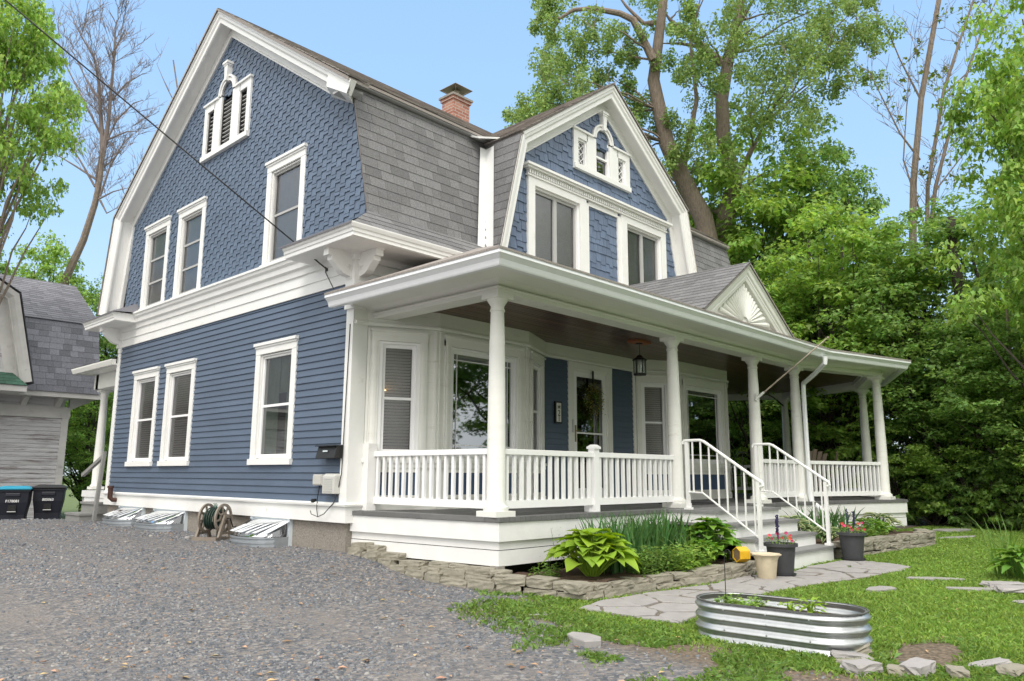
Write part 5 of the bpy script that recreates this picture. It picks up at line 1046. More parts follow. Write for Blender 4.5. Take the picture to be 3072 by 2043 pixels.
for i in range(n): a=i/n*2*PI*16; f=i/n*3; yy=(-.10+.2*(f%1 if int(f)%2==0 else 1-f%1)); rr_=.10+.022*int(f); pts.append((rr_*math.cos(a),yy,.32+rr_*math.sin(a)))
pts+= [(.14,.05,.2),(.25,.12,.05),(.3,.2,.03)]; b.tube(pts,.010,6); b.build('hose',HOSE,t,smooth=True)
b=MB(); b.tube([(0,-.19,.32),(0,-.24,.32),(.07,-.245,.20),(.07,-.29,.20)],.010,6); b.build('crank',BLACK,t)
b=MB(); b.tube([(-.0,3.34,.80),(-.10,3.34,.80),(-.14,3.34,.74)],.013,6); b.lathe([(.028,0),(.028,.01)],(-.07,3.34,.835),10); b.tube([(-.07,3.34,.80),(-.07,3.34,.84)],.006,5); b.tube([(-.08,3.36,.80),(-.09,3.28,.82),(-.10,3.25,.74)],.012,6); tag(b.build('outdoor_tap',mat('tap_metal',(.10,.20,.15),.5,metal=.4)),'small metal garden tap on the white base board above the hose reel','tap')
# basement window wells with clear covers
WELL=mat('clear_plastic_rim',(.60,.66,.70),.25); CP=glass('clear_plastic',(.90,.93,.95),.14,.06)
def well(y0,y1,lab,d=.46):
    zb=gzf(-.3,(y0+y1)/2); t=empty('window_well_cover',(0,(y0+y1)/2,zb),0,lab,'window well','clear window well covers along the base of the house'); h=(y1-y0)/2; zt=.70-zb
    n=12; arc=[(-d*math.sin(PI*i/n)**.55,-h*math.cos(PI*i/n)) for i in range(n+1)]
    b=MB(); rings=[]
    for z,o_ in ((-.05,0),(.03,0),(.035,.015),(.06,.015),(.065,0),(.09,0),(.095,.018),(.115,.018)): rings.append([(x-o_ if x<-.05 else x,y,z) for x,y in arc])
    b.loft(rings,cap=False,closed=False); b.build('well_ring',mat('galvanised_well',(.36,.39,.42),.4,metal=.5,var=.1,scale=8),t)
    b=MB(); rings=[]
    for f,z in ((0,.12),(.12,.16),(1,zt-.01)): rings.append([(x*(1-f*.97),y*(1-.04*f),z if f<.2 else z) for x,y in arc])
    b.loft(rings,cap=False,closed=False); b.build('cover',CP,t,smooth=True)
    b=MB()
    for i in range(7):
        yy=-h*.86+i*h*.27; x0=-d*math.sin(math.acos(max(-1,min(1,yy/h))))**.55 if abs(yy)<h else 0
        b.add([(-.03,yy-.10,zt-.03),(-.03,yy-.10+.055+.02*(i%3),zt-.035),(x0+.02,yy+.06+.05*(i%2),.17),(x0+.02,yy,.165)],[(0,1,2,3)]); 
    b.build('light_streaks' if False else 'cover_glints',mat('painted_glint',(.72,.75,.78),.2),t)  # pale strips painted in as light streaks on the clear plastic
    b=MB(); b.box(-.025,.035,h-.04,h,-.02,zt); b.box(-.025,.035,-h,-h+.05,-.02,zt); b.box(-.02,.035,-h+.05,h-.04,zt-.05,zt); b.build('window_frame',WELL,t)
    b=MB(); b.box(-.004,.03,-h+.05,h-.04,-.1,zt-.05); b.build('window_opening',CORE,t)
    return t
well(1.26,2.32,'plastic window well cover nearest the porch, right of the hose reel'); well(4.45,5.72,'plastic window well cover left of the hose reel, middle of the three',.45); well(6.15,7.3,'plastic window well cover farthest left, next to the rusty pipe',.4)
# wall mounted things
t=empty('mailbox',(-.03,.29,1.49),0,'black metal letter box mounted on the blue clapboards near the corner','letter box')
b=MB(); b.loft([[(0,-.21,0),(0,.21,0),(-.13,.21,0),(-.13,-.21,0)],[(0,-.21,.17),(0,.21,.17),(-.09,.21,.15),(-.09,-.21,.15)]]); b.build('box',BLACK,t,bevel=.006)
b=MB(); b.box(-.135,0,-.22,.22,.15,.165); b.build('lid',mat('black_gloss',(.015,.015,.016),.2),t); b=MB(); b.box(-.125,-.118,-.05,.05,.08,.10); b.build('handle',WELL,t)
t=empty('utility_box',(-.03,.52,1.15),0,'small square grey utility box with a cable under the letter box, left of two','utility box'); b=MB(); b.box(-.07,0,-.105,.105,0,.14); b.build('case',mat('grey_box',(.50,.49,.46),.5,var=.05),t,bevel=.01); b=MB(); b.box(-.078,-.07,-.09,.09,.015,.12); b.build('cover',mat('grey_box',(.5,.5,.5)),t)
t=empty('utility_box',(-.03,.245,1.05),0,'larger rounded grey utility box beside the house corner, right of two','utility box'); b=MB(); b.loft([[(0,-.14,0),(0,.14,0),(-.09,.13,0),(-.09,-.13,0)],[(0,-.14,.22),(0,.14,.22),(-.09,.13,.22),(-.09,-.13,.22)],[(0,-.13,.25),(0,.13,.25),(-.05,.12,.25),(-.05,-.12,.25)]]); b.build('case',mat('grey_box2',(.52,.52,.49),.5),t,bevel=.01)
b=MB(); 
for k in range(6): b.box(-.096,-.09,-.09,.09,.03+k*.03,.045+k*.03)
b.build('vent_ribs',mat('grey_box2',(.5,.5,.5)),t)
b=MB(); b.tube([(-.06,.52,1.15),(-.07,.54,1.0),(-.06,.56,.85),(-.08,.50,.76),(-.09,.35,.80),(-.07,.16,.95),(-.05,.12,1.1),(-.05,.06,1.3),(-.035,.03,3.2)],.006,5); b.tube([(-.08,.50,.76),(-.1,.62,.79),(-.09,.66,.83)],.005,4); tag(b.build('cable',BLACK),'loose black cable looping below the utility boxes','cable')
b=MB(); b.box(-.06,-.02,.64,.70,.93,.98); b.box(-.075,-.06,.65,.69,.94,.97); tag(b.build('outdoor_socket',BLACK,bevel=.005),'tiny black outdoor socket low on the clapboards','socket')
RUST=mat('rusty_iron',(.055,.022,.014),.7,var=.4,scale=20)
b=MB(); b.tube([(0,7.40,.80),(-.10,7.42,.80),(-.14,7.44,.84),(-.14,7.45,1.02)],[.04,.04,.045,.045],10); b.tube([(-.14,7.45,1.02),(-.14,7.45,1.06)],.058,10); tag(b.build('vent_pipe',RUST,smooth=True),'rusty brown elbow pipe on the back corner of the base board','pipe')
b=MB(); wp_=[]; A=Vector((-3.69,1.73,6.77)); Bq=Vector((-.06,.60,4.03)); A=A+(A-Bq)*4
for i in range(30): f=i/29; p=A.lerp(Bq,f); wp_.append((p.x,p.y,p.z-.55*4*f*(1-f)*.35))
b.tube(wp_,.010,5); b.tube([Bq,Bq+Vector((-.02,-.01,-.05)),(-.30,.04,3.62)],.007,4); b.lathe([(.02,-.03),(.02,.03)],tuple(Bq),6); tag(b.build('power_line',BLACK),'black overhead service cable running from the upper left to the cornice','power line')
b=MB(); b.box(-.01,.0,-.1,.1,-.1,.1)
# house number plaque
t=empty('house_number',(4.035,-.03,2.13),0,'narrow black-framed vertical plaque reading 21 beside the front door','house number')
b=MB(); b.box(-.085,.085,-.03,0,0,.36); b.build('frame',BLACK,t); b=MB(); b.box(-.058,.058,-.034,-.03,.025,.335); b.build('plate',mat('cream_plate',(.72,.70,.66),.5),t)
text_obj('digit','2',.135,BLACK,t,(0,-.036,.165),(PI/2,0,0)); text_obj('digit','1',.135,BLACK,t,(0,-.036,.075),(PI/2,0,0))
b=MB(); b.box(-.02,.02,-.037,-.035,.25,.285); b.tube([(.04*math.cos(a),-.036,.265+.035*math.sin(a)) for a in [i*PI/8 for i in range(9)]],.0025,4); b.tube([(.045*math.cos(a),-.036,.258+.02*math.sin(a)) for a in [-i*PI/8 for i in range(9)]],.0025,4); b.build('emblem',BLACK,t)
# wreath
t=empty('wreath',(4.99,-.04,2.59),0,'yellow green leafy wreath hanging on the front door glass','wreath'); q=random.Random(4); b=MB()
for i in range(1300):
    a=q.uniform(0,2*PI); rr_=q.gauss(.19,.05); c=Vector((rr_*math.cos(a)*.95,q.uniform(-.05,0),rr_*math.sin(a)*1.1)); d=Vector((q.uniform(-1,1),q.uniform(-1,.3),q.uniform(-1,1))).normalized(); s=d.orthogonal().normalized(); l=q.uniform(.02,.045); b.cm=q.choice((0,0,1,2)); b.add([tuple(c),tuple(c+d*l*.5+s*.009),tuple(c+d*l),tuple(c+d*l*.5-s*.009)],[(0,1,2,3)])
b.build('leaves',[leafm('wreath_green',(.12,.16,.04)),leafm('wreath_yellow',(.42,.34,.06)),leafm('wreath_pale',(.35,.34,.18))],t); b=MB(); b.box(-.02,.02,-.01,.0,.15,.5); b.build('hanger',BLACK,t)
# porch lantern
t=empty('porch_lantern',(4.72,-1.2,3.45),0,'black metal lantern hanging from a wooden block on the porch ceiling','lantern'); 
b=MB(); b.box(-.19,.19,-.10,.10,-.035,0); b.build('ceiling_block',mat('cedar_block',(.36,.13,.06),.6,var=.15),t); b=MB(); b.lathe([(.055,-.05),(.055,-.035)],n=16); b.tube([(0,0,-.04),(0,0,-.24)],.006,6); b.build('chain',BLACK,t)
b=MB(); b.lathe([(.03,-.23),(.05,-.25),(.06,-.27),(.115,-.30),(.12,-.315),(.02,-.31)],n=16); b.lathe([(.10,-.56),(.105,-.55),(.105,-.53),(.09,-.53)],n=16); 
for i in range(6): a=i*PI/3; b.tube([(.095*math.cos(a),.095*math.sin(a),-.31),(.095*math.cos(a),.095*math.sin(a),-.54)],.007,4)
b.build('cage',BLACK,t); b=MB(); b.lathe([(.085,-.53),(.085,-.32)],n=18,cap=False); b.build('glass',glass('lantern_glass',(.7,.72,.68),.15,.1),t); b=MB(); b.lathe([(.012,-.53),(.012,-.44),(.02,-.41),(.006,-.37)],n=8); b.build('bulb',mat('bulb_white',(.8,.78,.7),.4),t)
# flag pole
t=empty('flagpole',(6.60,-2.32,2.62),0,'bare wooden flagpole angled up from the third porch column','flagpole'); b=MB(); b.tube([(0,0,0),(.70,-.92,.97)],[.015,.010],8); b.sphere((.72,-.94,.99),.022,8,6); b.build('pole',mat('old_pole',(.40,.33,.27),.6,var=.3,scale=8),t); b=MB(); b.tube([(-.03,.06,-.06),(.05,-.06,.07)],.024,8); b.box(-.04,.04,.03,.06,-.08,.05); b.build('bracket',WHITE,t)
# door mat, porch furniture
b=MB(); b.box(-.5,.5,-.3,.3,0,.012); o=b.build('doormat',mat('mat_black',(.03,.03,.032),.95,var=.2,scale=60),bevel=.004); o.location=(5.5,-1.6,.853); tag(o,'black doormat on the porch floor at the top of the steps','doormat')
def adk(x,y,rz,lab):
    t=empty('porch_chair',(x,y,.852),rz,lab,'chair','weathered wooden armchairs at the far end of the porch'); WD=mat('weathered_chair',(.22,.17,.13),.7,var=.2,scale=8)
    b=MB()
    for i in range(5): u=-.22+i*.11; b.loft([[(u-.05,.22,.30),(u+.05,.22,.30),(u+.05,.24,.30),(u-.05,.24,.30)],[(u*1.1-.05,.45,1.0-abs(u)*.4),(u*1.1+.05,.45,1.0-abs(u)*.4),(u*1.1+.05,.47,1.0-abs(u)*.4),(u*1.1-.05,.47,1.0-abs(u)*.4)]])
    b.build('backrest',WD,t); b=MB(); b.loft([[(-.26,-.28,.38),(.26,-.28,.38),(.26,-.28,.35),(-.26,-.28,.35)],[(-.24,.25,.28),(.24,.25,.28),(.24,.25,.25),(-.24,.25,.25)]]); b.build('seat',WD,t)
    for s in (-1,1): b=MB(); b.box(s*.34-.06,s*.34+.06,-.36,.36,.58,.605); b.build('armrest',WD,t); b=MB(); b.box(s*.32-.02,s*.32+.02,-.33,-.24,0,.58); b.build('leg',WD,t); b=MB(); b.loft([[(s*.28-.015,-.2,.30),(s*.28+.015,-.2,.30),(s*.28+.015,-.2,.36),(s*.28-.015,-.2,.36)],[(s*.28-.015,.5,.0),(s*.28+.015,.5,.0),(s*.28+.015,.5,.07),(s*.28-.015,.5,.07)]]); b.build('leg',WD,t)
adk(10.6,-1.3,R(150),'weathered wooden armchair behind the railing, left one of two'); adk(11.6,-1.2,R(200),'weathered wooden armchair behind the railing, right one of two')
t=empty('metal_chair',(9.3,-.6,.852),R(120),'black wrought metal chair beside the right bay window','chair'); b=MB(); b.lathe([(.2,.44),(.2,.46)],n=16); b.build('seat',BLACK,t)
for s in (-1,1):
    b=MB(); b.tube([(s*.16,.14,.44),(s*.2,.2,0)],.01,5); b.build('leg',BLACK,t); b=MB(); b.tube([(s*.16,-.14,.44),(s*.2,-.2,0)],.01,5); b.build('leg',BLACK,t)
b=MB(); b.tube([(-.18,.16,.44),(-.18,.22,.8),(-.08,.24,.92),(.08,.24,.92),(.18,.22,.8),(.18,.16,.44)],.01,5); b.tube([(0,.2,.46),(0,.24,.92)],.008,5); b.build('backrest',BLACK,t)
# ================================================================ NEIGHBOURING BARN
barn=empty('barn',(-3,16,-.3),0,'white gambrel-roofed barn with peeling clapboards and slate shingles','barn')
oB=barn.location
PEEL=mat('peeling_clapboard',(.52,.52,.53),.7,var=.12,island=.06,scale=2,stretch=(.5,.5,6),dirt=((.22,.19,.19),.50,1.8)); OLDW=mat('old_white_trim',(.55,.54,.52),.6,var=.15,scale=2,dirt=((.3,.28,.26),.6,3))
YB=15.
def TBn(y): return T3((0-oB.x,y-oB.y,-oB.z),(1,0,0),(0,-1,0))
b=MB(TBn(YB)); clap(b,-8,1.15,-.4,2.75,.112); b.add([(-8,-.002,-.4),(1.15,-.002,-.4),(1.15,-.002,3.3),(-8,-.002,3.3)],[(0,1,2,3)]); b.build('clapboards',PEEL,barn)
b=MB(TBn(YB)); b.box(1.10,1.27,-.5,.03,-.4,2.85); b.box(-8,1.29,-.1,.04,2.75,3.05); b.box(1.07,1.30,-.5,.05,2.80,2.87); b.build('corner_board',OLDW,barn)
b=MB(TBn(YB)); b.box(-8,1.85,-.2,.58,3.28,3.33); b.sweep([(-8,.6,3.3),(1.85,.6,3.3)],(0,0,1),[(-.03,0),(-.03,.05),(.12,.07),(.12,0)]); 
b.build('eave',OLDW,barn)
for x in (-4.2,-3.2,-2.2,-1.4,-.6,.15,.95):
    b=MB(TBn(YB)); b.ext([(0,3.02),(.06,3.02),(.30,3.2),(.42,3.24),(.42,3.28),(0,3.28)],lambda p,q,t:(t,p,q),x-.06,x+.06); b.build('bracket',OLDW,barn)
b=MB(TBn(YB)); b.ext([(0,3.02),(.06,3.0),(.3,3.14),(.5,3.22),(.5,3.28),(0,3.28)],lambda p,q,t:(1.28+p,t-.1,q),-.06,.06); b.build('bracket',OLDW,barn)
v3=Vector((0,.62,1.98)); l3=v3.length; v3.normalize(); n3=Vector((0,-v3.z,v3.y))
rb=MB(); rb.add([tuple(Vector(p)-oB) for p in ((-8,YB-.62,3.40),(1.78,YB-.62,3.40),(1.78,YB,5.38),(-8,YB,5.38),(1.78,YB+2.6,6.98),(-8,YB+2.6,6.98),(1.78,YB+5.2,5.38),(1.78,YB+5.8,3.4))],[(0,1,2,3),(3,2,4,5),(1,2,4,6,7)])
rb.box(-8-oB.x,1.1-oB.x,YB+.05-oB.y,YB+5-oB.y,-.4-oB.z,3.4-oB.z)
br=rb.build('roof',ROOFB,barn)
c=MB(T3(Vector((-3.2,YB-.63,3.40))-oB,(1,0,0),n3,v3)); tiles(c,[(0,0),(5,0),(5,l3+.03),(0,l3+.03)],.175,lambda k:random.uniform(.15,.42),None,.014); c.build('steep_shingles',ROOFB,br)
v4=Vector((0,2.6,1.6)); l4=v4.length; v4.normalize(); n4=Vector((0,-v4.z,v4.y))
c=MB(T3(Vector((-3.2,YB-.05,5.39))-oB,(1,0,0),n4,v4)); tiles(c,[(0,0),(5.05,0),(5.05,l4),(0,l4)],.15,lambda k:random.uniform(.15,.42),None,.014); c.build('upper_shingles',ROOFL,br)
# gable wing of the barn at the left edge of the picture
YW=YB-1.0
b=MB(); wp2=[(-3.0,YW,7.2),(-.52,YW,5.72),(-.02,YW,3.55)]
b.sweep([tuple(Vector(p)-oB) for p in wp2],(0,-1,0),[(-.02,0),(.28,0),(.28,.12),(.22,.2),(-.02,.2)]); b.sweep([tuple(Vector(p)-oB) for p in wp2],(0,-1,0),[(-.02,.2),(.2,.2),(.2,.24),(-.02,.24)]); b.sweep([tuple(Vector(p)-oB) for p in wp2],(0,-1,0),[(-.3,.22),(.02,.22),(.02,.5),(-.3,.5)]); b.build('rake',OLDW,barn)
c=MB(T3(Vector((0,YW,0))-oB,(1,0,0),(0,-1,0))); tiles(c,[(-4,3.6),(-.45,3.6),(-.85,5.4),(-3,6.8),(-4,6.2)],.14,lambda k:.3,None,.015); c.ext([(-5,3.5),(-.3,3.5),(-.7,5.5),(-3,6.9),(-5,6.0)],lambda p,q,t:(p,t,q),-.2,-.01); c.build('gable_siding',PEEL,barn)
b=MB(); b.add([tuple(Vector(p)-oB) for p in ((-3,YW-.3,7.24),(-.48,YW-.3,5.76),(-.48,YW+2,5.76),(-3,YW+2,7.24),(.03,YW-.3,3.5),(.03,YW+2,3.5))],[(0,1,2,3),(1,4,5,2)]); b.build('wing_roof',ROOFB,barn)
b=MB(T3(Vector((0,YW,0))-oB,(1,0,0),(0,-1,0))); b.box(-5,-.15,-.6,.42,3.27,3.42); b.build('wing_eave',OLDW,barn)
c=MB(T3(Vector((-4,YW-.45,3.42))-oB,(1,0,0),Vector((0,-.6,.8)),Vector((0,.8,.6)))); tiles(c,[(0,0),(3.85,0),(3.6,.55),(0,.55)],.14,lambda k:.13,None,.014); c.build('green_pent_shingles',GREENR,barn)
# ================================================================ TREES
TD={'popl': [['trunk', [[17.36, 4.18, 8.3], [16.91, 4.24, 9.92], [16.28, 4.59, 11.2], [15.73, 4.85, 12.43], [15.41, 4.9, 13.54], [15.14, 4.93, 14.54], [15.1, 4.72, 15.55], [15.02, 4.37, 17.22], [14.88, 4.17, 18.56]], 0.42], ['trunk', [[18.4, 4.49, 8.57], [18.32, 4.1, 10.43], [18.37, 3.75, 11.59], [17.91, 3.88, 12.98], [17.68, 3.76, 14.37], [17.66, 3.43, 15.76], [17.72, 3.01, 17.15], [17.63, 2.69, 18.78]], 0.4], ['limb', [[14.73, 4.66, 15.0], [14.57, 4.74, 15.33], [14.1, 4.99, 16.32], [13.77, 5.29, 16.53], [13.13, 5.92, 16.69], [12.68, 6.41, 16.64], [12.41, 6.77, 16.36], [11.88, 7.34, 16.3]], 0.16], ['limb', [[14.89, 4.71, 16.44], [14.66, 4.96, 16.44], [14.19, 5.31, 17.0], [13.9, 5.5, 17.44]], 0.1], ['limb', [[17.09, 3.4, 15.38], [16.58, 3.79, 15.94], [16.12, 4.16, 16.4], [15.67, 4.52, 16.85], [15.52, 4.62, 17.08]], 0.15], ['limb', [[17.07, 3.38, 15.49], [16.5, 3.88, 15.94], [16.01, 4.37, 16.05], [15.61, 4.79, 16.05]], 0.1], ['limb', [[18.1, 3.57, 16.27], [18.09, 3.4, 16.97], [18.43, 2.74, 18.16]], 0.2], ['limb', [[16.23, 4.69, 10.98], [16.22, 4.39, 12.2], [16.24, 3.94, 13.88], [15.82, 3.87, 15.89], [15.88, 3.47, 17.23]], 0.12], ['limb', [[18.36, 3.82, 11.36], [18.66, 3.14, 12.75], [18.81, 2.8, 13.45]], 0.14], ['limb', [[18.08, 4.35, 10.43], [18.6, 3.56, 11.36], [19.03, 2.99, 11.83]], 0.1]], 'clump': [[11.43, 7.1, 12.82, 0.9], [12.0, 7.01, 13.94, 1.0], [13.41, 7.91, 16.36, 0.9], [13.46, 7.52, 13.1, 0.9], [12.09, 6.25, 13.58, 1.0], [12.19, 7.17, 16.62, 0.8], [13.21, 6.71, 15.16, 0.9], [12.8, 6.0, 12.95, 0.9], [14.77, 6.94, 13.12, 1.0], [12.5, 5.45, 15.41, 0.8], [13.86, 5.82, 14.12, 0.8], [14.67, 6.03, 12.56, 0.9], [14.12, 5.43, 15.41, 0.7], [15.05, 5.71, 13.68, 0.8], [15.78, 6.12, 12.21, 0.8], [17.29, 4.9, 15.27, 0.9], [15.62, 3.76, 12.64, 1.0], [17.07, 4.37, 11.86, 1.0], [16.07, 4.37, 16.97, 0.8], [15.5, 3.21, 15.47, 1.0], [15.49, 1.66, 15.51, 1.3], [18.89, 3.07, 16.14, 1.3], [17.1, 1.37, 16.15, 1.3], [17.53, 1.29, 14.98, 1.3], [19.76, 1.39, 17.41, 1.2], [19.04, 0.98, 15.63, 1.2], [18.95, 0.19, 16.74, 1.0], [20.37, 0.41, 16.23, 1.0], [17.98, -0.84, 15.59, 0.8], [20.72, -0.24, 15.99, 0.8], [17.36, 2.08, 13.89, 1.3], [17.1, 0.98, 13.39, 1.2], [19.75, 0.85, 14.75, 1.0], [17.96, 5.19, 10.85, 0.9], [16.61, 2.25, 12.84, 1.0], [12.53, 8.69, 13.4, 0.6], [14.88, 5.01, 11.13, 0.9], [18.11, 2.07, 18.47, 1.5], [19.25, 0.77, 18.43, 1.3], [15.23, 2.75, 16.83, 1.1], [13.55, 7.39, 18.4, 1.0], [15.62, 4.31, 18.26, 1.0]], 'bareR': [[[20.03, -1.21, 6.76], [19.75, -1.44, 8.82], [19.55, -1.64, 10.4], [19.38, -2.11, 12.94], [19.37, -2.88, 16.04], [19.35, -3.08, 16.86]], [[20.18, -1.63, 7.79], [19.88, -1.95, 10.27], [19.84, -2.68, 13.29], [19.98, -3.22, 14.8], [20.11, -3.67, 16.04], [20.17, -3.89, 16.66]], [[20.12, -1.83, 8.82], [20.05, -2.13, 10.27], [20.17, -2.95, 12.95], [20.41, -3.72, 15.01], [20.61, -4.2, 16.05]], [[19.98, -1.95, 9.85], [20.14, -2.24, 10.34], [20.5, -2.85, 11.23], [20.91, -3.51, 12.13]], [[20.05, -1.76, 8.82], [19.25, -1.49, 11.09], [18.99, -1.96, 13.97]], [[19.61, -1.87, 11.09], [19.07, -1.51, 11.91], [18.47, -1.2, 13.14], [18.08, -0.99, 13.97]], [[19.86, -2.67, 13.15], [20.26, -3.25, 13.77], [20.8, -3.96, 14.35]], [[19.38, -2.11, 12.94], [18.77, -1.78, 14.18], [18.25, -1.54, 15.41]], [[20.38, -3.7, 15.01], [20.83, -4.28, 15.43], [21.11, -4.73, 16.05]]], 'bareL': [[[2.78, 23.09, 6.33], [2.93, 22.4, 8.37], [3.18, 21.8, 9.7], [3.3, 21.34, 11.02], [3.31, 21.11, 11.87], [3.25, 20.89, 12.95]], [[3.25, 20.89, 12.95], [3.03, 20.82, 14.15], [2.85, 20.73, 15.23], [2.62, 20.73, 16.19], [2.06, 21.05, 17.27]], [[3.27, 20.94, 12.71], [3.25, 20.64, 13.91], [3.15, 20.39, 15.35], [3.07, 20.16, 16.56], [3.23, 19.8, 17.28]], [[3.3, 21.34, 11.02], [3.2, 21.17, 12.11], [3.19, 20.99, 12.83], [3.07, 20.87, 13.79]], [[3.39, 21.18, 11.27], [3.5, 20.78, 12.35], [3.72, 20.33, 13.19], [3.93, 20.02, 13.55]], [[3.32, 21.28, 11.14], [3.7, 20.8, 11.45], [4.06, 20.38, 11.59]], [[3.22, 21.27, 11.62], [2.71, 21.55, 12.58], [2.29, 21.82, 13.3], [2.02, 21.92, 14.02]], [[3.1, 20.9, 13.55], [2.51, 21.21, 14.75], [1.94, 21.51, 15.95], [1.62, 21.64, 16.79]], [[3.23, 20.46, 14.75], [3.52, 19.99, 15.36], [3.9, 19.5, 15.72]], [[3.29, 20.76, 13.31], [3.75, 20.19, 13.61], [4.17, 19.74, 13.65]], [[3.23, 21.19, 11.87], [2.66, 21.67, 12.34], [2.2, 22.07, 12.7], [1.66, 22.58, 12.94]], [[3.09, 20.17, 16.44], [2.98, 20.07, 17.28], [2.97, 19.98, 17.64]], [[2.93, 20.77, 14.75], [2.5, 21.04, 15.47], [1.99, 21.31, 16.55]], [[3.25, 20.86, 13.07], [3.45, 20.41, 14.03], [3.79, 19.89, 14.64], [4.02, 19.61, 14.76]], [[3.41, 21.19, 11.14], [3.64, 21.07, 10.67], [3.86, 20.78, 10.85]]], 'bareB': [[[5.0, 17.75, 12.2], [4.68, 17.7, 13.7], [4.22, 17.69, 15.67]], [[4.68, 17.7, 13.7], [4.18, 17.97, 14.74], [3.83, 18.13, 15.55]], [[4.57, 17.68, 14.28], [4.74, 17.2, 15.44], [4.71, 17.02, 16.26]], [[5.23, 17.33, 12.9], [5.3, 16.75, 14.87], [5.25, 16.39, 16.49]]]}
LT=np.array([(0,-.12,0),(.34,.0,.05),(.52,.34,.10),(.24,.40,.03),(0,1,-.18),(-.24,.40,.03),(-.52,.34,.10),(-.34,0,.05)])
LT2=np.array([(0,0,0),(.32,.4,.08),(0,1,-.12),(-.32,.4,.08)])
def leafcloud(cen,rad,nper,size,flat=.45,tmpl=LT,upb=1.0,g=None,shell=.5,shape='ball'):
    g=g or rng; cen=np.asarray(cen,float); rad=np.asarray(rad,float); C_=np.repeat(cen,nper,0); Rr=np.repeat(rad,nper)
    n=len(C_); d=g.normal(size=(n,3)); d/=np.linalg.norm(d,axis=1)[:,None]; r=g.random(n)**shell; off_=d*(r*Rr)[:,None]; off_[:,2]*=flat
    pos=C_+off_
    N=np.stack([d[:,0]*.6,d[:,1]*.6,np.full(n,upb)],-1)+g.normal(size=(n,3))*.42; N/=np.linalg.norm(N,axis=1)[:,None]
    a=g.normal(size=(n,3))+d*.6-np.array([0,0,.5]); a-=N*(a*N).sum(1)[:,None]; a/=np.linalg.norm(a,axis=1)[:,None]; b=np.cross(a,N)
    s=size*(.6+.7*g.random(n))
    V=pos[:,None]+s[:,None,None]*(tmpl[None,:,0,None]*b[:,None]+tmpl[None,:,1,None]*a[:,None]+tmpl[None,:,2,None]*N[:,None]); return V
def limb(b,p0,p1,r0,r1,sag=.15,seed=0,n=6,k=6):
    q=random.Random(seed); p0,p1=Vector(p0),Vector(p1); l=(p1-p0).length; pts=[];rs=[]
    for i in range(k+1):
        f=i/k; p=p0.lerp(p1,f)+Vector((q.uniform(-1,1),q.uniform(-1,1),q.uniform(-1,1)))*.035*l*math.sin(PI*f)+Vector((0,0,l*sag*math.sin(PI*f)*.5)); pts.append(p); rs.append(r0+(r1-r0)*f)
    b.tube(pts,rs,n,cap=False); return pts
def maple(name,H,Rc,zc0,ncl,nper,size,lmat,lab,cat='tree',group=None,seed=0,bark=BARKD,stems=1,flat=.42):
    g=np.random.default_rng(seed); q=random.Random(seed); t=empty(name,(0,0,0),0,lab,cat,group)
    zc=(H+zc0)/2; hz=(H-zc0)/2
    d=g.normal(size=(ncl,3)); d/=np.linalg.norm(d,axis=1)[:,None]; r=(.25+.75*g.random(ncl)**.6); cen=d*r[:,None]*np.array([Rc,Rc,hz]); 
    lum=1+.22*np.sin(3*np.arctan2(cen[:,1],cen[:,0])+seed)+.18*np.sin(cen[:,2]*1.7+seed*2); cen[:,:2]*=lum[:,None]; cen[:,2]+=zc
    tp=(cen[:,2]-zc)/hz; cen[:,:2]*=(1-.35*np.clip(tp,0,1)**2)[:,None]
    rad=(.35+.35*g.random(ncl))*Rc/2.6
    fast('crown',leafcloud(cen,rad,nper,size,flat,g=g),8,lmat,t)
    b=MB()
    for s in range(stems):
        a=q.uniform(0,6.28); lean=.12*s; top=(Rc*.25*math.cos(a)*(1 if s else .4),Rc*.25*math.sin(a)*(1 if s else .4),H*.86); r0=.02*H*(.8 if stems==1 else .5)+.03; pts=limb(b,(.15*s*math.cos(a),.15*s*math.sin(a),-.2),top,r0,.02,0,seed+s,8,9)
        ids=g.choice(ncl,min(ncl,34//stems),replace=False)
        for j in ids:
            c=cen[j]; zz=c[2]*q.uniform(.45,.75); k=min(8,max(1,int(zz/(H*.86)*9))); p0=pts[k]; limb(b,p0,c,r0*(1-k/10)*.4+.012,.006,.1,int(j),5,5)
    b.build('trunk',bark,t,smooth=True); return t
def tinst(src,x,y,s,sz,rz,lab,group=None,first=False):
    o=src if first else copy_tree(src); o.location=(x,y,gh(x,y)-.05); o.scale=(s,s,sz); o.rotation_euler=(0,0,rz); o['label']=lab
    if group: o['group']=group
    return o
mA=maple('maple_tree',9,2.6,1.6,200,95,.12,LF_M,'x',seed=1); mB=maple('maple_tree',9,2.6,1.2,210,105,.125,LF_B,'x',seed=2,stems=2); mC=maple('maple_tree',9,2.6,.8,140,75,.13,LF_D,'x',seed=3); mH=maple('maple_tree',9,2.6,4.6,210,90,.11,LF_B,'x',seed=14,bark=BARK)
GR='leafy trees of the wood right of the house'
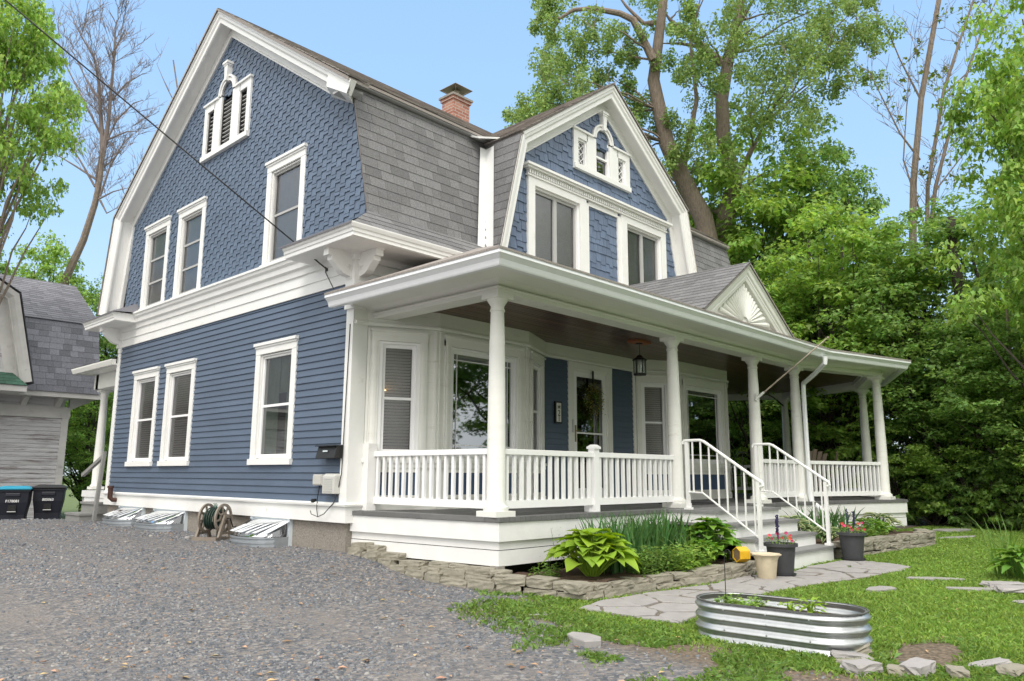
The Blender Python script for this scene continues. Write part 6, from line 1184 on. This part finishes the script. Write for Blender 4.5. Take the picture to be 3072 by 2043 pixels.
#  (src, x, y, height, radius, label)
RT=[(mB,19.1,3.77,14.6,3.6,'tall bright maple crown standing behind the right gable in front of the poplar trunks'),
(mA,20.6,2.2,14.2,2.7,'tall maple right of the poplar trunks, reaching into the sky'),(mA,19.2,.4,12.0,2.2,'maple crown left of the bare multi-stemmed tree'),
(mB,15.9,-.35,9.3,2.7,'bright green maple right behind the porch pediment'),
(mA,16.3,-2.24,8.2,2.4,'mid green maple above the far end of the porch'),
(mB,13.4,-5.9,13.0,1.9,'tall bright maple cut off by the right edge of the picture'),
(mA,18.6,-3.05,9.6,2.6,'maple below the bare multi-stemmed tree'),
(mA,15.9,2.3,7.6,2.4,'maple crown directly behind the middle of the porch roof'),
(mA,15.2,-3.3,5.4,1.9,'low maple just right of the last porch column'),
(mA,14.8,-4.7,4.9,1.7,'low maple over the right edge of the lawn'),
(mB,15.0,-3.7,3.7,1.25,'small bright tree just beyond the far end of the lawn'),
(mB,15.4,-1.5,3.5,1.3,'small bright tree right behind the last porch column'),
(mB,15.9,1.1,3.5,1.3,'small bright tree behind the middle of the pavilion railing'),
(mB,16.3,3.9,3.6,1.3,'small bright tree seen through the porch behind the steps'),
(mB,14.4,-5.7,3.9,1.3,'small bright tree at the edge of the lawn near the picture edge'),
(mC,13.9,-7.4,5.2,1.9,'dark low tree at the right picture edge'),
(mC,21.5,2.7,7.4,3.2,'dark tree seen between the pavilion columns'),
(mC,21.6,5.5,7.0,3.0,'dark tree seen through the porch left of the pavilion'),
(mA,24,8.7,13.2,3.6,'tree behind the second right slope of the roof'),
(mC,26.5,6.2,8.2,3.4,'far dark tree seen under the porch roof'),
(mC,23.2,-3.2,6.2,2.9,'dark far tree behind the lawn end'),
(mC,17.6,-5.2,4.2,2.0,'dark small tree in the shade beyond the lawn, right'),
(mC,17.5,.8,4.2,2.0,'dark small tree in the shade behind the pavilion railing'),
(mC,18.5,3.9,4.4,2.3,'dark small tree in the shade behind the rear pavilion column'),
(mB,22.5,-5.2,16.5,2.6,'very tall bright tree behind the right picture edge'),
(mA,24.5,-6.5,10.5,3.6,'broad tree far behind the right edge of the lawn')]
used=set()
for i,(src,x,y,H,r,lab) in enumerate(RT):
    f=src.name not in used; used.add(src.name); tinst(src,x,y,r/2.6,H/9,i*1.7,lab,GR,f)
LTL=[(mH,-1.6,12.8,13.6,1.8,'tall bright tree cut off by the upper left corner'),(mB,2.2,22.9,10.4,2.1,'maple right behind the barn roof'),(mA,4.6,23.4,9.4,1.8,'maple seen between the barn roof and the house'),(mC,3.0,18.2,5.0,1.5,'dark tree in the gap between barn and house'),(mC,4.4,22.8,5.6,2.2,'darker tree deeper in the gap between barn and house'),(mA,.2,23.3,10.8,2.0,'tree rising far behind the barn at the left'),(mA,6.3,23.2,8.0,2.2,'tree hidden mostly by the rear corner of the house'),(mC,3.0,16.4,3.4,1.0,'low dark tree at the foot of the barn corner'),(mB,-1.2,25.0,12.5,2.6,'tall bright tree behind the barn ridge'),(mA,3.6,26.5,11.0,2.4,'tree filling the gap above the barn end'),(mC,-3.6,24,9.0,2.6,'tree farthest left behind the barn')]
for i,(src,x,y,H,r,lab) in enumerate(LTL):
    f=src.name not in used; used.add(src.name); tinst(src,x,y,r/2.6,H/9,i*2.1+.5,lab,'leafy trees left of the house',f)
# sparse tree tips above the roof
mS=maple('sparse_tree',9,2.2,4.5,46,24,.15,LF_Y,'thin sparse tree whose leafy tips show above the left roof ridge',seed=5,bark=TWIG); tinst(mS,9.3,20.1,.9,2.25,0,mS['label'],None,True)
tinst(mB,17.3,11.6,.62,1.36,2.2,'bright maple tip showing above the junction of the two roofs')
tinst(mB,22.2,10.2,.75,1.55,3.9,'bright leafy tree between the right gable and the poplar trunk')
# bushes along the edge of the wood
bsh=maple('bush',1.6,.85,.0,60,80,.085,LF_B,'x','bush',seed=8); bsh2=maple('bush',1.6,.85,.0,60,80,.085,LF_M,'x','bush',seed=9)
BS=[(15.3,1.9,1.3),(15.4,.6,1.2),(15.0,-.9,1.2),(14.9,-1.9,1.1),(14.7,-2.7,.9),(14.6,-3.4,.9),(14.5,-4.0,.8),(14.4,-4.6,1.0),(14.2,-5.3,.9),(14.0,-5.9,1.0),(16.7,-2.4,1.6),(17.3,-3.4,1.6),(16.4,-5.4,1.5),(15.6,3.4,1.5)]
for i,(x,y,s) in enumerate(BS):
    src=(bsh,bsh2)[i%2]; tinst(src,x,y,s,s*1.1,i*1.3,'%s green bush at the edge of the wood, %s from the right'%('bright' if i%2==0 else 'mid',ordw([13,12,11,10,8,6,4,2,1,0,9,7,5,14][i])),'bushes at the edge of the wood',i<2)
tinst(bsh2,2.6,14.6,.9,.9,1,'bush between the barn corner and the rear steps'); tinst(bsh,3.3,13.4,1.0,1.2,2,'bush behind the rear porch steps')
# the big two-trunked poplar
def V3(l): return [Vector(p) for p in l]
t=empty('poplar_tree',(17.9,4.4,-.1),0,'huge old poplar with two furrowed trunks and sparse grey green foliage','tree'); o_=Vector(t.location)
tr=[e for e in TD['popl'] if e[0]=='trunk']; lb=[e for e in TD['popl'] if e[0]=='limb']
for k,(nm,pts,r) in enumerate(tr):
    P=[Vector((17.7+.5*k,4.4,-.1)),Vector((17.6+.6*k,4.3,4))]+V3(pts); b=MB(); n=len(P); b.tube([p-o_ for p in P],[.55-.1*k if i==0 else (.45 if i==1 else .85*r*(1-.085*(i-2))) for i in range(n)],14); b.build('trunk',BARK,t,smooth=True)
b=MB(); q=random.Random(9)
cl_=[Vector(c[:3]) for c in TD['clump']]
alls=[]
for nm,pts,r in lb:
    P=V3(pts); n=len(P); b.tube([p-o_ for p in P],[r*(1-.8*i/(n-1)) for i in range(n)],8); alls+=P
for e in tr: alls+=V3(e[1])[3:]
for c in cl_:
    p=min(alls,key=lambda a:(a-c).length+max(0,a.z-c.z)*2); limb(b,p-o_,c-o_+Vector((0,0,.4)),.045,.01,.05,int(c.x*100),5,6)
    for j in range(4): limb(b,c-o_,c-o_+Vector((q.uniform(-.5,.5),q.uniform(-.5,.5),q.uniform(.3,1.2))),.012,.003,0,j,3,3)
b.build('limb',BARK,t,smooth=True)
g=np.random.default_rng(12); cs=[];rs=[]
for c in TD['clump']:
    for j in range(10): cs.append((c[0]+g.normal()*.52*c[3]-o_.x,c[1]+g.normal()*.52*c[3]-o_.y,c[2]+g.normal()*.72*c[3]-o_.z)); rs.append(.36*c[3]*g.uniform(.7,1.2))
for e in tr:     # small sprouts along the trunks
    P=V3(e[1])
    for j in range(14): p=P[g.integers(1,len(P)-1)]; cs.append((p.x+g.normal()*.5-o_.x,p.y+g.normal()*.5-o_.y,p.z+g.normal()*.6-o_.z)); rs.append(.28)
fast('crown',leafcloud(cs,rs,150,.115,1.25,LT2,upb=.3,g=g,shell=.45),4,LF_C,t)
# bare and half-bare trees
def twigs(b,pts,r,q,lv,leafp,ln=1.0,dens=1.6):
    for i in range(len(pts)-1):
        seg=pts[i+1]-pts[i]; l=seg.length; m_=max(1,int(l*dens))
        for j in range(m_):
            if q.random()<.2: continue
            f=q.random(); p=pts[i].lerp(pts[i+1],f); d=seg.normalized(); side=Vector((q.uniform(-1,1),q.uniform(-1,1),q.uniform(-.3,.8))); nd=(d*.8+side*.9).normalized(); L_=ln*q.uniform(.4,1.2); c1=p+nd*L_*.5+Vector((0,0,.05*L_)); c2=p+nd*L_+Vector((q.uniform(-.1,.1),q.uniform(-.1,.1),.18*L_)); rr_=max(.0085,r*.45)
            b.tube([p,c1,c2],[rr_,rr_*.8,rr_*.55],3,cap=False)
            leafp.append(c2); leafp.append(c1)
            if lv>1: twigs(b,[p,c1,c2],rr_,q,lv-1,leafp,ln*.5,dens*2.2)
def bare(key,loc,lab,rad,lv,bark,leaf=None,base=None,ln=1.0,name='bare_tree',dens=1.6):
    t=empty(name,loc,0,lab,'tree'); o_=Vector(loc); q=random.Random(len(lab)); b=MB(); lp=[]; first=True; bt=MB()
    for i,pl in enumerate(TD[key]):
        P=[p-o_ for p in V3(pl)]
        if i==0 and base: P=[Vector((0,0,0))]+P
        n=len(P); r0=rad*(1 if i==0 else .5 if i<3 else .25); r1=r0*(.45 if i==0 else .25)
        (bt if i==0 else b).tube(P,[r0+(r1-r0)*k/(n-1) for k in range(n)],8 if i==0 else 6)
        twigs(b,P if i else P[-2:],r0*.4,q,lv,lp,ln,dens)
    bt.build('trunk',bark,t,smooth=True); b.build('branches',TWIG if leaf is None else bark,t)
    if leaf:
        cc=[tuple(p) for p in lp if q.random()<leaf[0]]; fast('leaves',leafcloud(cc,[leaf[2]]*len(cc),leaf[1],.13,.6,LT,g=np.random.default_rng(4)),8,LF_Y,t)
bare('bareL',(2.3,22.5,-.35),'leafless tree leaning over the barn, its fine branches against the sky',.17,3,mat('bark_grey',(.22,.18,.145),.9,var=.3,scale=9,bump=.02,bscale=20),None,True,1.5,dens=2.6)
bare('bareR',(20.1,-1.0,-.1),'half bare multi-stemmed tree with few young leaves above the maples at the right',.14,3,BARK,(.10,4,.2),True,1.7,'multistem_tree')
bare('bareB',(5.3,18,0),'thin bare branches showing above the left roof slope',.05,2,TWIG,None,True,.9)
# slender trunks inside the wood
for i,(x,y,h,r,l) in enumerate([(15.6,-3.0,5,.07,'left'),(15.9,-3.5,5.2,.06,'middle'),(16.4,-3.1,8,.22,'thick dark'),(15.4,-4.4,6,.06,''),(15.2,-5.6,6,.07,''),(16.8,.9,6,.07,''),(17.2,2.6,7,.09,''),(16.0,-5.0,7,.12,'')]):
    t=empty('sapling',(x,y,gh(x,y)),0,('thick dark trunk in the wood right of the last porch column' if i==2 else ['thin trunk rising behind the right part of the lawn, near the picture edge','thin trunk closest to the right picture edge','thin trunk seen over the pavilion railing','trunk seen between the pavilion columns','medium trunk in the shade behind the far lawn'][i-3] if i>2 else 'thin pale trunk, %s of two, right of the last porch column'%('left' if i==0 else 'right')),'tree'); b=MB(); limb(b,(0,0,-.1),(.3,-.1,h),r,r*.5,0,i,8,8); b.build('trunk',BARKD if i==2 else BARK,t,smooth=True)
    fast('crown',leafcloud([(.3+.5*math.cos(k),.5*math.sin(k)-.1,h-.3+.3*math.sin(3*k)) for k in range(6)],[.5]*6,60,.14,g=np.random.default_rng(i)),8,LF_M,t)
# overhanging bright branch at the right edge
t=empty('overhanging_branch',(11.3,-6.0,3.0),0,'bright maple branch reaching in from the right edge above the lawn','branch'); b=MB(); limb(b,(1.6,-1.8,.5),(-.3,.3,-.1),.03,.006,.1,1); limb(b,(.8,-.8,.2),(.5,.1,-.6),.015,.004,.1,2); b.build('limb',BARK,t)
fast('leaves',leafcloud([(1.2,-1.4,.3),(.8,-.9,.2),(.4,-.4,.1),(.0,0,0),(-.25,.3,-.15),(.6,-.1,-.4),(.9,-.7,-.2),(.1,-.5,.3)],[.42,.4,.42,.38,.25,.3,.35,.3],34,.12,.3,g=np.random.default_rng(44)),8,LF_B,t)
# trees across the street, mirrored in the windows
for i,(x,y,s) in enumerate([(-2,-24,1.1),(6,-22,1.2),(13,-22,1.1),(19,-23,1.2),(25,-21,1.2),(-14,-20,1.0),(-19,12,1.0),(-17,21,1.1)]): tinst(mA,x,y,s*1.5,s*1.2,i*1.1,'tree outside the picture across the street, %s of the row'%ordw(i),'trees across the street')
